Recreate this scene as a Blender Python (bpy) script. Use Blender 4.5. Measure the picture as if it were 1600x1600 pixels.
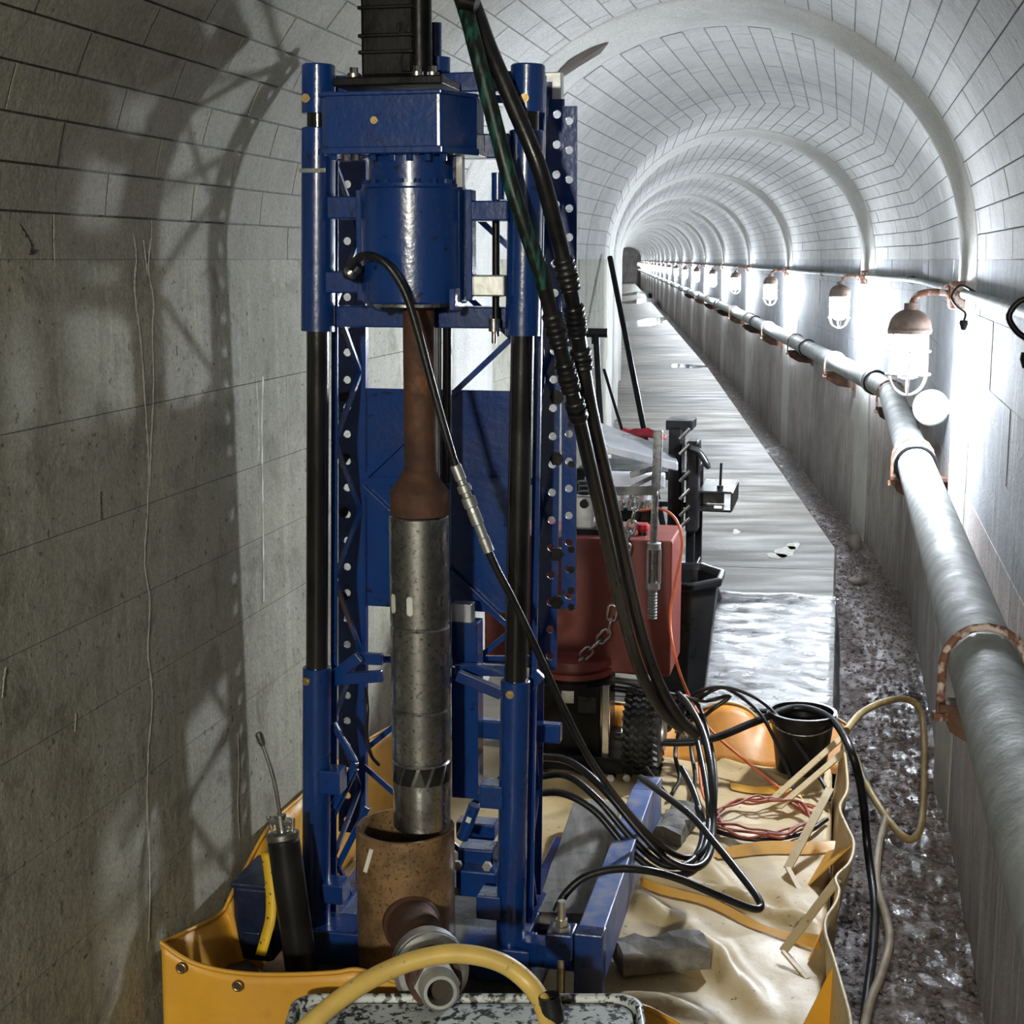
import bpy, math, random
from mathutils import Vector, Matrix
import numpy as np

rnd = random.Random(7)
SC = bpy.context.scene
COL = SC.collection
for _o in list(bpy.data.objects):
    bpy.data.objects.remove(_o)

# ------------------------------------------------------------------ camera, light, exposure
EYE = Vector((0.0, 0.0, 1.5))
FPX = 2300.0
PITCH = math.radians(9.74)
cam_d = bpy.data.cameras.new('camera')
cam_d.sensor_width = 36.0
cam_d.lens = 36.0 * FPX / 1600.0
cam_d.clip_end = 300
cam_d.clip_start = 0.02
cam = bpy.data.objects.new('camera', cam_d)
COL.objects.link(cam)
cam.location = EYE
cam.rotation_euler = (math.pi / 2 - PITCH, 0, 0)
SC.camera = cam

world = bpy.data.worlds.new('world')
SC.world = world
world.use_nodes = True
world.node_tree.nodes['Background'].inputs[0].default_value = (0.5, 0.55, 0.6, 1)
world.node_tree.nodes['Background'].inputs[1].default_value = 0.02

LAMP_STRENGTH = 640.0
LAMP_COLOR = (0.84, 0.915, 1.0)

# unseen fill light added behind the camera, without a fixture
wl = bpy.data.lights.new('fill_light', 'AREA')
wl.energy = 104.0
wl.color = (1.0, 0.955, 0.79)
wl.shape = 'DISK'
wl.size = 0.22
wlo = bpy.data.objects.new('fill_light', wl)
COL.objects.link(wlo)
wlo.location = (-0.98, -3.1, 2.12)
wlo.rotation_euler = (math.radians(80), 0, math.radians(-9))

SC.view_settings.view_transform = 'Standard'
SC.view_settings.look = 'None'
SC.view_settings.gamma = 1.0
SC.view_settings.use_curve_mapping = False
SC.view_settings.exposure = 0.82
SC.cycles.max_bounces = 8
SC.cycles.diffuse_bounces = 5
SC.cycles.glossy_bounces = 4
SC.cycles.sample_clamp_indirect = 6.0
SC.cycles.caustics_reflective = False
SC.cycles.caustics_refractive = False

# ------------------------------------------------------------------ pixel <-> world helpers
_F = Vector((0, math.cos(PITCH), -math.sin(PITCH)))
_U = Vector((0, math.sin(PITCH), math.cos(PITCH)))
_R = Vector((1, 0, 0))


def ray(px, py):
    return _F + _R * ((px - 800) / FPX) + _U * ((800 - py) / FPX)


def atY(px, py, Y):
    d = ray(px, py)
    return EYE + d * (Y / d.y)


def atZ(px, py, z):
    d = ray(px, py)
    return EYE + d * ((z - EYE.z) / d.z)


# tunnel frame (near segment): v along the gallery, u to the right
SLOPE = 0.2227
VD = Vector((SLOPE, 1, 0)).normalized()
UD = Vector((VD.y, -VD.x, 0))
RIG_O = Vector((-0.2125, 2.9085, 0))


def at_v(px, py, v, o=None):
    """world point on the vertical plane at distance v along the gallery from the rig's front posts"""
    o = RIG_O if o is None else o
    d = ray(px, py)
    t = (v + o.dot(VD) - EYE.dot(VD)) / d.dot(VD)
    return EYE + d * t


def lp(px, py, v):
    """same point in rig coordinates (u, v, w)"""
    p = at_v(px, py, v) - RIG_O
    return Vector((p.dot(UD), p.dot(VD), p.z))


RIG_ROT = Matrix((UD, VD, Vector((0, 0, 1)))).transposed().to_4x4()


def loc2w(q):
    return RIG_O + UD * q[0] + VD * q[1] + Vector((0, 0, q[2]))


# ------------------------------------------------------------------ mesh builder
def frame_for(d):
    d = d.normalized()
    a = Vector((0, 0, 1)) if abs(d.z) < 0.9 else Vector((1, 0, 0))
    x = a.cross(d).normalized()
    y = d.cross(x)
    return x, y


def catmull(pts, n=8, closed=False):
    pts = [Vector(p) for p in pts]
    out = []
    N = len(pts)
    rng = N if closed else N - 1
    for i in range(rng):
        if closed:
            p0, p1, p2, p3 = pts[i - 1], pts[i], pts[(i + 1) % N], pts[(i + 2) % N]
        else:
            p1, p2 = pts[i], pts[i + 1]
            p0 = pts[i - 1] if i > 0 else p1 * 2 - p2
            p3 = pts[i + 2] if i + 2 < N else p2 * 2 - p1
        for k in range(n):
            t = k / n
            t2, t3 = t * t, t * t * t
            out.append(0.5 * ((2 * p1) + (p2 - p0) * t + (2 * p0 - 5 * p1 + 4 * p2 - p3) * t2 + (3 * p1 - p0 - 3 * p2 + p3) * t3))
    if not closed:
        out.append(pts[-1])
    return out


class MB:
    def __init__(self):
        self.v = []
        self.f = []
        self.s = []

    def add(self, vs, fs, smooth=False):
        b = len(self.v)
        self.v += [Vector(p) for p in vs]
        self.f += [tuple(i + b for i in q) for q in fs]
        self.s += [smooth] * len(fs)
        return self

    def box(self, c, size, X=None, Y=None, Z=None):
        c = Vector(c)
        X = Vector(X) if X else Vector((1, 0, 0))
        Y = Vector(Y) if Y else Vector((0, 1, 0))
        Z = Vector(Z) if Z else X.cross(Y)
        hx, hy, hz = size[0] / 2, size[1] / 2, size[2] / 2
        vs = [c + X * (hx * a) + Y * (hy * b) + Z * (hz * d) for d in (-1, 1) for b in (-1, 1) for a in (-1, 1)]
        return self.add(vs, [(0, 2, 3, 1), (4, 5, 7, 6), (0, 1, 5, 4), (2, 6, 7, 3), (0, 4, 6, 2), (1, 3, 7, 5)])

    def span(self, a, b):
        """axis aligned box from corner to corner"""
        a, b = Vector(a), Vector(b)
        return self.box((a + b) / 2, [abs(b[i] - a[i]) for i in range(3)])

    def beam(self, p0, p1, w, h, up=(0, 0, 1)):
        p0, p1 = Vector(p0), Vector(p1)
        d = (p1 - p0)
        L = d.length
        d.normalize()
        up = Vector(up)
        x = d.cross(up)
        if x.length < 1e-4:
            x = d.cross(Vector((0, 1, 0)))
        x.normalize()
        z = x.cross(d)
        return self.box((p0 + p1) / 2, (w, L, h), x, d, z)

    def cyl(self, p0, p1, r0, r1=None, n=20, caps=True, smooth=True):
        p0, p1 = Vector(p0), Vector(p1)
        r1 = r0 if r1 is None else r1
        x, y = frame_for(p1 - p0)
        ring = [(math.cos(2 * math.pi * i / n), math.sin(2 * math.pi * i / n)) for i in range(n)]
        A = [p0 + (x * c + y * s) * r0 for c, s in ring]
        B = [p1 + (x * c + y * s) * r1 for c, s in ring]
        self.add(A + B, [(i, (i + 1) % n, n + (i + 1) % n, n + i) for i in range(n)], smooth)
        if caps:
            self.add(A, [tuple(range(n - 1, -1, -1))])
            self.add(B, [tuple(range(n))])
        return self

    def lathe(self, p0, d, prof, n=24, closed=False):
        """prof: list of (distance along d, radius); flat shading breaks where the profile turns sharply"""
        p0 = Vector(p0)
        d = Vector(d).normalized()
        x, y = frame_for(d)
        ring = [(math.cos(2 * math.pi * i / n), math.sin(2 * math.pi * i / n)) for i in range(n)]
        for k in range(len(prof) - 1):
            (a, ra), (b, rb) = prof[k], prof[k + 1]
            A = [p0 + d * a + (x * c + y * s) * ra for c, s in ring]
            B = [p0 + d * b + (x * c + y * s) * rb for c, s in ring]
            if ra < 1e-6:
                self.add(B, [tuple(range(n))])
            elif rb < 1e-6:
                self.add(A, [tuple(range(n - 1, -1, -1))])
            else:
                self.add(A + B, [(i, (i + 1) % n, n + (i + 1) % n, n + i) for i in range(n)], True)
        return self

    def dome(self, c, d, r, rz, n=20, m=6):
        """half ellipsoid with its base circle at c, bulging along d (smooth)"""
        c = Vector(c)
        d = Vector(d).normalized()
        x, y = frame_for(d)
        vs = []
        for j in range(m):
            t = j / m * math.pi / 2
            for i in range(n):
                a = 2 * math.pi * i / n
                vs.append(c + d * (rz * math.sin(t)) + (x * math.cos(a) + y * math.sin(a)) * (r * math.cos(t)))
        vs.append(c + d * rz)
        fs = []
        for j in range(m - 1):
            for i in range(n):
                fs.append((j * n + i, j * n + (i + 1) % n, (j + 1) * n + (i + 1) % n, (j + 1) * n + i))
        for i in range(n):
            fs.append(((m - 1) * n + i, (m - 1) * n + (i + 1) % n, m * n))
        return self.add(vs, fs, True)

    def tube(self, pts, r, n=10, caps=True, closed=False):
        pts = [Vector(p) for p in pts]
        N = len(pts)
        rr = r if hasattr(r, '__len__') else [r] * N
        vs = []
        x = None
        for i, p in enumerate(pts):
            if closed:
                d = (pts[(i + 1) % N] - pts[i - 1])
            else:
                d = pts[min(i + 1, N - 1)] - pts[max(i - 1, 0)]
            d.normalize()
            if x is None:
                x, _ = frame_for(d)
            x = (x - d * x.dot(d))
            if x.length < 1e-6:
                x, _ = frame_for(d)
            x.normalize()
            y = d.cross(x)
            for k in range(n):
                a = 2 * math.pi * k / n
                vs.append(p + (x * math.cos(a) + y * math.sin(a)) * rr[i])
        fs = []
        for i in range(N if closed else N - 1):
            j = (i + 1) % N
            for k in range(n):
                fs.append((i * n + k, i * n + (k + 1) % n, j * n + (k + 1) % n, j * n + k))
        self.add(vs, fs, True)
        if caps and not closed:
            self.add(vs[:n], [tuple(range(n - 1, -1, -1))])
            self.add(vs[-n:], [tuple(range(n))])
        return self

    def torus(self, c, d, R, r, n=24, m=8):
        c = Vector(c)
        x, y = frame_for(Vector(d))
        pts = [c + (x * math.cos(2 * math.pi * i / n) + y * math.sin(2 * math.pi * i / n)) * R for i in range(n)]
        return self.tube(pts, r, m, closed=True)

    def prism(self, poly, off):
        """poly: list of points (planar), extruded by vector off"""
        poly = [Vector(p) for p in poly]
        off = Vector(off)
        n = len(poly)
        vs = poly + [p + off for p in poly]
        fs = [tuple(range(n - 1, -1, -1)), tuple(range(n, 2 * n))]
        fs += [(i, (i + 1) % n, n + (i + 1) % n, n + i) for i in range(n)]
        return self.add(vs, fs)

    def hex(self, c, d, r, h):
        c = Vector(c)
        d = Vector(d).normalized()
        return self.cyl(c, c + d * h, r, n=6, smooth=False)

    def grid(self, P, smooth=True):
        """P: rows of points"""
        m, n = len(P), len(P[0])
        vs = [p for row in P for p in row]
        fs = [(i * n + j, i * n + j + 1, (i + 1) * n + j + 1, (i + 1) * n + j) for i in range(m - 1) for j in range(n - 1)]
        return self.add(vs, fs, smooth)

    def holed(self, o, A, B, N, cells, pitch, width, r, th, m=16):
        """plate with a row of round holes: along A, width along B, thickness along N"""
        o, A, B, N = Vector(o), Vector(A), Vector(B), Vector(N)
        for k in range(cells):
            c = o + A * (pitch * (k + 0.5))
            out, inn = [], []
            for i in range(m):
                a = 2 * math.pi * i / m
                ca, sa = math.cos(a), math.sin(a)
                s = 1 / max(abs(ca), abs(sa))
                out.append(c + A * (ca * s * pitch / 2) + B * (sa * s * width / 2))
                inn.append(c + A * (ca * r) + B * (sa * r))
            vs = [p + N * (th / 2) for p in out + inn] + [p - N * (th / 2) for p in out + inn]
            fs = []
            for i in range(m):
                j = (i + 1) % m
                fs += [(i, j, m + j, m + i), (2 * m + j, 2 * m + i, 3 * m + i, 3 * m + j),
                       (m + i, m + j, 3 * m + j, 3 * m + i), (j, i, 2 * m + i, 2 * m + j)]
            self.add(vs, fs)
        return self

    def build(self, name, mat, parent=None, bevel=0.0, loc=None):
        me = bpy.data.meshes.new(name)
        me.from_pydata([tuple(p) for p in self.v], [], self.f)
        me.polygons.foreach_set('use_smooth', self.s)
        me.update()
        o = bpy.data.objects.new(name, me)
        COL.objects.link(o)
        if mat is not None:
            me.materials.append(mat)
        if parent is not None:
            o.parent = parent
        if loc is not None:
            o.location = loc
        if bevel > 0:
            md = o.modifiers.new('bevel', 'BEVEL')
            md.width = bevel
            md.segments = 2
            md.limit_method = 'ANGLE'
            md.angle_limit = math.radians(50)
        return o


def tag(o, label=None, cat=None, group=None, kind=None):
    if label:
        o['label'] = label
    if cat:
        o['category'] = cat
    if group:
        o['group'] = group
    if kind:
        o['kind'] = kind
    return o


def empty(name, loc=(0, 0, 0), label=None, cat=None, group=None, matrix=None):
    o = bpy.data.objects.new(name, None)
    COL.objects.link(o)
    if matrix is not None:
        o.matrix_world = matrix
    else:
        o.location = loc
    o.empty_display_size = 0.05
    return tag(o, label, cat, group)


def copy_tree(o, parent=None):
    c = o.copy()
    COL.objects.link(c)
    c.parent = parent
    for ch in [x for x in bpy.data.objects if x.parent is o]:
        copy_tree(ch, c)
    return c


# ------------------------------------------------------------------ materials
def new_mat(name):
    m = bpy.data.materials.new(name)
    m.use_nodes = True
    nt = m.node_tree
    return m, nt, nt.nodes['Principled BSDF']


def ramp(nt, fac, stops):
    r = nt.nodes.new('ShaderNodeValToRGB')
    els = r.color_ramp.elements
    while len(els) < len(stops):
        els.new(0.5)
    for e, (p, c) in zip(els, stops):
        e.position = p
        e.color = (c, c, c, 1) if not hasattr(c, '__len__') else (*c, 1)
    nt.links.new(fac, r.inputs[0])
    return r.outputs[0]


def noise(nt, vec, scale, detail=4, rough=0.55, stretch=None, dist=0.0):
    if stretch:
        mp = nt.nodes.new('ShaderNodeMapping')
        mp.inputs['Scale'].default_value = stretch
        nt.links.new(vec, mp.inputs[0])
        vec = mp.outputs[0]
    n = nt.nodes.new('ShaderNodeTexNoise')
    n.inputs['Scale'].default_value = scale
    n.inputs['Detail'].default_value = detail
    n.inputs['Roughness'].default_value = rough
    n.inputs['Distortion'].default_value = dist
    nt.links.new(vec, n.inputs['Vector'])
    return n.outputs[0]


def mixc(nt, fac, a, b, mode='MIX'):
    m = nt.nodes.new('ShaderNodeMix')
    m.data_type = 'RGBA'
    m.blend_type = mode
    for val, idx in ((fac, 0), (a, 6), (b, 7)):
        if hasattr(val, 'links') or isinstance(val, bpy.types.NodeSocket):
            nt.links.new(val, m.inputs[idx])
        elif hasattr(val, '__len__'):
            m.inputs[idx].default_value = (*val[:3], 1)
        else:
            m.inputs[idx].default_value = val
    return m.outputs[2]


def add_bump(nt, bsdf, h, strength=0.3, dist=0.01):
    b = nt.nodes.new('ShaderNodeBump')
    b.inputs['Strength'].default_value = strength
    b.inputs['Distance'].default_value = dist
    nt.links.new(h, b.inputs['Height'])
    nt.links.new(b.outputs[0], bsdf.inputs['Normal'])


def wpos(nt):
    return nt.nodes.new('ShaderNodeNewGeometry').outputs['Position']


def opos(nt):
    return nt.nodes.new('ShaderNodeTexCoord').outputs['Object']


def pm(name, c1, c2=None, scale=12, rough=(0.4, 0.55), metal=0.0, bump=0.0, bscale=60, bdist=0.004, detail=5, lo=0.35, hi=0.65,
       spots=None, sp_scale=40, sp_lo=0.6, sp_hi=0.68, world=True, stretch=None, coat=0.0, spec=None):
    """general painted / worn surface: two tones by noise, optional spots of a third, varying gloss, fine relief"""
    m, nt, b = new_mat(name)
    vec = wpos(nt) if world else opos(nt)
    c2 = c2 or c1
    n1 = noise(nt, vec, scale, detail, stretch=stretch)
    f = ramp(nt, n1, [(lo, 0.0), (hi, 1.0)])
    col = mixc(nt, f, c1, c2)
    if spots:
        n2 = noise(nt, vec, sp_scale, 3)
        f2 = ramp(nt, n2, [(sp_lo, 0.0), (sp_hi, 1.0)])
        col = mixc(nt, f2, col, spots)
    nt.links.new(col, b.inputs['Base Color'])
    rr = ramp(nt, n1, [(0.3, rough[0]), (0.7, rough[1])])
    nt.links.new(rr, b.inputs['Roughness'])
    b.inputs['Metallic'].default_value = metal
    if coat:
        b.inputs['Coat Weight'].default_value = coat
        b.inputs['Coat Roughness'].default_value = 0.15
    if spec is not None:
        b.inputs['Specular IOR Level'].default_value = spec
    if bump:
        add_bump(nt, b, noise(nt, vec, bscale, 4), bump, bdist)
    return m


def concrete(name, base, dark, streak=0.35, speck=0.5, tint=None, mottled=0.5, shade_tint=None):
    m, nt, b = new_mat(name)
    P = wpos(nt)
    big = noise(nt, P, 1.7, 6, 0.65)
    col = mixc(nt, ramp(nt, big, [(0.38, 0.0), (0.62, 1.0)]), base, dark)
    if tint:
        col = mixc(nt, ramp(nt, noise(nt, P, 0.9, 4), [(0.42, 0.0), (0.62, 0.75)]), col, tint)
    mot = noise(nt, P, 8, 7, 0.72, dist=0.4)
    col = mixc(nt, ramp(nt, mot, [(0.5, 0.0), (0.7, mottled)]), col, tuple(c * 0.5 for c in dark))
    st = noise(nt, P, 5.0, 5, 0.65, stretch=(6, 6, 0.3))
    col = mixc(nt, ramp(nt, st, [(0.52, 0.0), (0.72, streak)]), col, tuple(min(0.8, c * 1.6) for c in base))
    st2 = noise(nt, P, 7.0, 5, 0.65, stretch=(5, 5, 0.25))
    col = mixc(nt, ramp(nt, st2, [(0.55, 0.0), (0.75, streak)]), col, tuple(c * 0.5 for c in dark))
    sp = noise(nt, P, 60, 3, 0.6)
    col = mixc(nt, ramp(nt, sp, [(0.64, 0.0), (0.70, speck)]), col, tuple(c * 0.3 for c in dark))
    fine = noise(nt, P, 150, 4, 0.75)
    col = mixc(nt, ramp(nt, fine, [(0.36, 0.45), (0.62, 0.0)]), col, tuple(c * 0.45 for c in dark))
    if shade_tint:
        # shade painted into the near left haunch, with a ragged edge
        def coord(axis, origin):
            d = nt.nodes.new('ShaderNodeVectorMath')
            d.operation = 'DOT_PRODUCT'
            nt.links.new(P, d.inputs[0])
            d.inputs[1].default_value = axis
            a = nt.nodes.new('ShaderNodeMath')
            a.operation = 'SUBTRACT'
            nt.links.new(d.outputs['Value'], a.inputs[0])
            a.inputs[1].default_value = origin
            return a.outputs[0]
        rag = noise(nt, P, 2.5, 5, 0.6)

        def edge(c, lo, hi):
            a = nt.nodes.new('ShaderNodeMath')
            a.operation = 'MULTIPLY_ADD'
            nt.links.new(rag, a.inputs[0])
            a.inputs[1].default_value = 0.35
            nt.links.new(c, a.inputs[2])
            r = nt.nodes.new('ShaderNodeMapRange')
            r.interpolation_type = 'SMOOTHSTEP'
            nt.links.new(a.outputs[0], r.inputs[0])
            r.inputs[1].default_value = lo
            r.inputs[2].default_value = hi
            r.inputs[3].default_value = 1.0
            r.inputs[4].default_value = 0.0
            return r.outputs[0]
        # lateral position of the centre line and distance along it
        fo = edge(coord(UD, CEN0.dot(UD)), -0.40, 0.0)
        fs = edge(coord(VD, CEN0.dot(VD)), 3.5, 4.4)
        mm = nt.nodes.new('ShaderNodeMath')
        mm.operation = 'MULTIPLY'
        nt.links.new(fo, mm.inputs[0])
        nt.links.new(fs, mm.inputs[1])
        shaded_col = mixc(nt, 1.0, col, shade_tint, 'MULTIPLY')
        col = mixc(nt, mm.outputs[0], col, shaded_col)
    nt.links.new(col, b.inputs['Base Color'])
    b.inputs['Roughness'].default_value = 0.82
    b.inputs['Specular IOR Level'].default_value = 0.3
    hb = mixc(nt, 0.5, noise(nt, P, 48, 6, 0.7), noise(nt, P, 9, 5, 0.65))
    add_bump(nt, b, hb, 0.75, 0.012)
    return m


M = {}
CEN0 = Vector((1.49, 4.92, 0)) - UD * 0.805 - VD * 5.0
M['conc_left'] = concrete('concrete_left', (0.45, 0.43, 0.335), (0.31, 0.297, 0.23), 0.32, 0.9, (0.42, 0.415, 0.375), 0.85)
M['conc_right'] = concrete('concrete_right', (0.47, 0.43, 0.41), (0.30, 0.268, 0.255), 0.9, 0.6)
M['conc_vault'] = concrete('concrete_vault', (0.55, 0.55, 0.53), (0.43, 0.43, 0.42), 0.2, 0.5, None, 0.4, (0.74, 0.71, 0.62))
M['conc_rib'] = concrete('concrete_rib', (0.57, 0.565, 0.53), (0.47, 0.47, 0.45), 0.2, 0.3, None, 0.3)
M['conc_joint'] = concrete('concrete_joint', (0.25, 0.245, 0.225), (0.19, 0.187, 0.17), 0.1, 0.3)
M['conc_joint_left'] = concrete('concrete_joint_left', (0.27, 0.255, 0.21), (0.2, 0.19, 0.155), 0.1, 0.3)
M['conc_floor'] = pm('concrete_floor', (0.165, 0.149, 0.117), (0.103, 0.094, 0.076), 2.2, (0.5, 0.75), bump=0.35, bscale=35, bdist=0.006,
                     stretch=(0.6, 2.5, 1), spots=(0.12, 0.115, 0.1), sp_scale=25, sp_lo=0.66, sp_hi=0.75, spec=0.25)
M['conc_upper'] = concrete('concrete_upper', (0.36, 0.375, 0.40), (0.26, 0.27, 0.295), 0.6, 0.6, None, 0.6)
M['lime_and_glint'] = pm('lime_glint_white', (0.75, 0.74, 0.68), (0.6, 0.58, 0.5), 30, (0.7, 0.9), bump=0.4)
M['blue'] = pm('blue_enamel', (0.005, 0.040, 0.195), (0.004, 0.026, 0.135), 5, (0.18, 0.34), bump=0.25, bscale=70, bdist=0.003,
               spots=(0.006, 0.012, 0.045), sp_scale=45, sp_lo=0.64, sp_hi=0.72, coat=0.35)
M['blue_dusty'] = pm('blue_dusty', (0.06, 0.12, 0.36), (0.16, 0.21, 0.42), 7, (0.35, 0.6), bump=0.15,
                     spots=(0.30, 0.30, 0.33), sp_scale=14, sp_lo=0.5, sp_hi=0.75)
M['black_rod'] = pm('oiled_black_rod', (0.005, 0.005, 0.006), (0.012, 0.012, 0.013), 9, (0.12, 0.28), bump=0.2, bscale=90, bdist=0.002, coat=0.3)
M['black_paint'] = pm('black_paint', (0.003, 0.003, 0.0036), (0.008, 0.008, 0.009), 14, (0.28, 0.45), bump=0.15, spec=0.2)
M['rubber'] = pm('rubber', (0.006, 0.006, 0.007), (0.013, 0.013, 0.014), 18, (0.25, 0.45), bump=0.2, bscale=120, bdist=0.002, spec=0.4)
M['tyre'] = pm('tyre_rubber', (0.009, 0.009, 0.01), (0.02, 0.02, 0.02), 20, (0.45, 0.65), spec=0.35)
M['hose_green'] = pm('green_printed_hose', (0.005, 0.009, 0.008), (0.01, 0.075, 0.055), 30, (0.3, 0.5), bump=0.2, lo=0.5, hi=0.62, spec=0.4, stretch=(3, 3, 0.5))
M['steel'] = pm('worn_steel', (0.55, 0.55, 0.54), (0.24, 0.24, 0.235), 22, (0.2, 0.4), metal=1.0, bump=0.15, bscale=90, bdist=0.002,
                spots=(0.13, 0.125, 0.12), sp_scale=130, sp_lo=0.56, sp_hi=0.72)
M['chrome'] = pm('bright_steel', (0.75, 0.75, 0.76), (0.55, 0.55, 0.55), 30, (0.1, 0.25), metal=1.0)
M['zinc'] = pm('zinc_plate', (0.62, 0.63, 0.62), (0.45, 0.46, 0.46), 25, (0.3, 0.5), metal=0.9, bump=0.1)
M['brass'] = pm('brass', (0.55, 0.42, 0.2), (0.35, 0.24, 0.1), 40, (0.25, 0.45), metal=1.0)
M['rust'] = pm('brown_rust', (0.10, 0.045, 0.026), (0.055, 0.028, 0.02), 22, (0.65, 0.85), metal=0.2, bump=0.5, bscale=80, bdist=0.004,
               spots=(0.26, 0.10, 0.03), sp_scale=14, sp_lo=0.62, sp_hi=0.75)
M['rust_orange'] = pm('orange_rust', (0.20, 0.085, 0.05), (0.11, 0.05, 0.035), 30, (0.7, 0.9), bump=0.5, bscale=90,
                      spots=(0.50, 0.42, 0.39), sp_scale=38, sp_lo=0.5, sp_hi=0.6)
M['casing'] = pm('oily_brown_casing', (0.33, 0.205, 0.10), (0.13, 0.077, 0.042), 15, (0.3, 0.55), metal=0.25, bump=0.35, bscale=60, bdist=0.004,
                 spots=(0.07, 0.042, 0.026), sp_scale=150, sp_lo=0.53, sp_hi=0.7)
M['hole_dark'] = pm('bore_shadow', (0.03, 0.022, 0.016), (0.05, 0.035, 0.025), 20, (0.6, 0.8))
M['galv'] = pm('galvanised_pipe', (0.31, 0.33, 0.32), (0.21, 0.225, 0.22), 14, (0.6, 0.8), metal=0.1, bump=0.3, bscale=50, bdist=0.004)
M['red'] = pm('oxide_red_paint', (0.165, 0.032, 0.023), (0.125, 0.024, 0.018), 5, (0.4, 0.55), bump=0.1,
              spots=(0.2, 0.03, 0.02), sp_scale=30, sp_lo=0.66, sp_hi=0.75)
M['red_bright'] = pm('bright_red', (0.45, 0.012, 0.03), (0.28, 0.01, 0.02), 30, (0.4, 0.6))
M['tarp_yellow'] = pm('yellow_tarp', (0.70, 0.36, 0.035), (0.60, 0.30, 0.035), 6, (0.38, 0.52), bump=0.25, bscale=14, bdist=0.01,
                      spots=(0.3, 0.17, 0.04), sp_scale=9, sp_lo=0.64, sp_hi=0.85)
M['orange_tarp'] = pm('orange_tarp', (0.62, 0.23, 0.02), (0.46, 0.20, 0.03), 8, (0.4, 0.55), bump=0.2, bscale=14, bdist=0.01)
M['tarp_floor'] = pm('dusty_tarp', (0.60, 0.47, 0.27), (0.46, 0.33, 0.15), 3.5, (0.4, 0.6), bump=0.3, bscale=12, bdist=0.012,
                     spots=(0.16, 0.11, 0.06), sp_scale=60, sp_lo=0.66, sp_hi=0.72)
M['tarp_dark'] = pm('tarp_back', (0.10, 0.065, 0.04), (0.14, 0.085, 0.05), 6, (0.5, 0.7))
M['hose_yellow'] = pm('yellow_hose', (0.72, 0.50, 0.13), (0.58, 0.40, 0.11), 12, (0.35, 0.5), spots=(0.3, 0.22, 0.1), sp_scale=70, sp_lo=0.68, sp_hi=0.74)
M['hose_olive'] = pm('olive_hose', (0.40, 0.29, 0.11), (0.28, 0.19, 0.07), 10, (0.4, 0.6))
M['hose_tan'] = pm('tan_hose', (0.36, 0.28, 0.19), (0.24, 0.185, 0.125), 10, (0.5, 0.7), bump=0.2)
M['orange_cord'] = pm('orange_cord', (0.75, 0.17, 0.06), (0.6, 0.13, 0.05), 30, (0.4, 0.5))
M['red_cord'] = pm('rust_red_cord', (0.40, 0.10, 0.06), (0.28, 0.075, 0.05), 30, (0.45, 0.6))
M['plastic_black'] = pm('black_plastic', (0.007, 0.007, 0.008), (0.013, 0.013, 0.014), 10, (0.25, 0.38), bump=0.1, spec=0.25)
M['wood'] = pm('weathered_timber', (0.22, 0.21, 0.195), (0.11, 0.105, 0.095), 6, (0.65, 0.85), bump=0.5, bscale=40, bdist=0.005, stretch=(6, 1, 6),
               spots=(0.08, 0.075, 0.07), sp_scale=16, sp_lo=0.58, sp_hi=0.72)
M['tub_grey'] = pm('speckled_grey_tub', (0.60, 0.65, 0.66), (0.42, 0.46, 0.47), 8, (0.35, 0.5), bump=0.25, bscale=50, bdist=0.004,
                   spots=(0.02, 0.02, 0.022), sp_scale=75, sp_lo=0.5, sp_hi=0.58)
M['foil'] = pm('silver_sheet', (0.68, 0.70, 0.74), (0.5, 0.52, 0.56), 7, (0.22, 0.42), metal=0.75, bump=0.3, bscale=10, bdist=0.01)
M['white_globe'] = pm('white_globe', (0.85, 0.85, 0.82), (0.7, 0.7, 0.66), 30, (0.3, 0.5))
M['navy'] = pm('navy_plastic', (0.005, 0.010, 0.032), (0.009, 0.016, 0.05), 12, (0.25, 0.45), bump=0.3, bscale=20, bdist=0.01)
M['strap_yellow'] = pm('yellow_strap', (0.78, 0.50, 0.02), (0.7, 0.44, 0.02), 20, (0.45, 0.6), spots=(0.03, 0.03, 0.03), sp_scale=70, sp_lo=0.63, sp_hi=0.66)
M['stone'] = pm('grey_stone', (0.28, 0.25, 0.22), (0.17, 0.15, 0.14), 9, (0.6, 0.8), bump=0.5, bscale=40)
M['dark_stone'] = pm('dark_wet_stone', (0.05, 0.052, 0.056), (0.09, 0.09, 0.095), 18, (0.35, 0.6), bump=0.6, bscale=50, bdist=0.008)
M['paper'] = pm('white_tag', (0.75, 0.75, 0.7), (0.6, 0.6, 0.56), 30, (0.4, 0.6))
M['lamp_cap'] = pm('tarnished_cap', (0.20, 0.145, 0.12), (0.12, 0.09, 0.08), 40, (0.4, 0.6), metal=0.5, bump=0.2)
M['cage'] = pm('pale_guard_wire', (0.62, 0.56, 0.52), (0.5, 0.42, 0.38), 40, (0.4, 0.6), metal=0.3)

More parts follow.
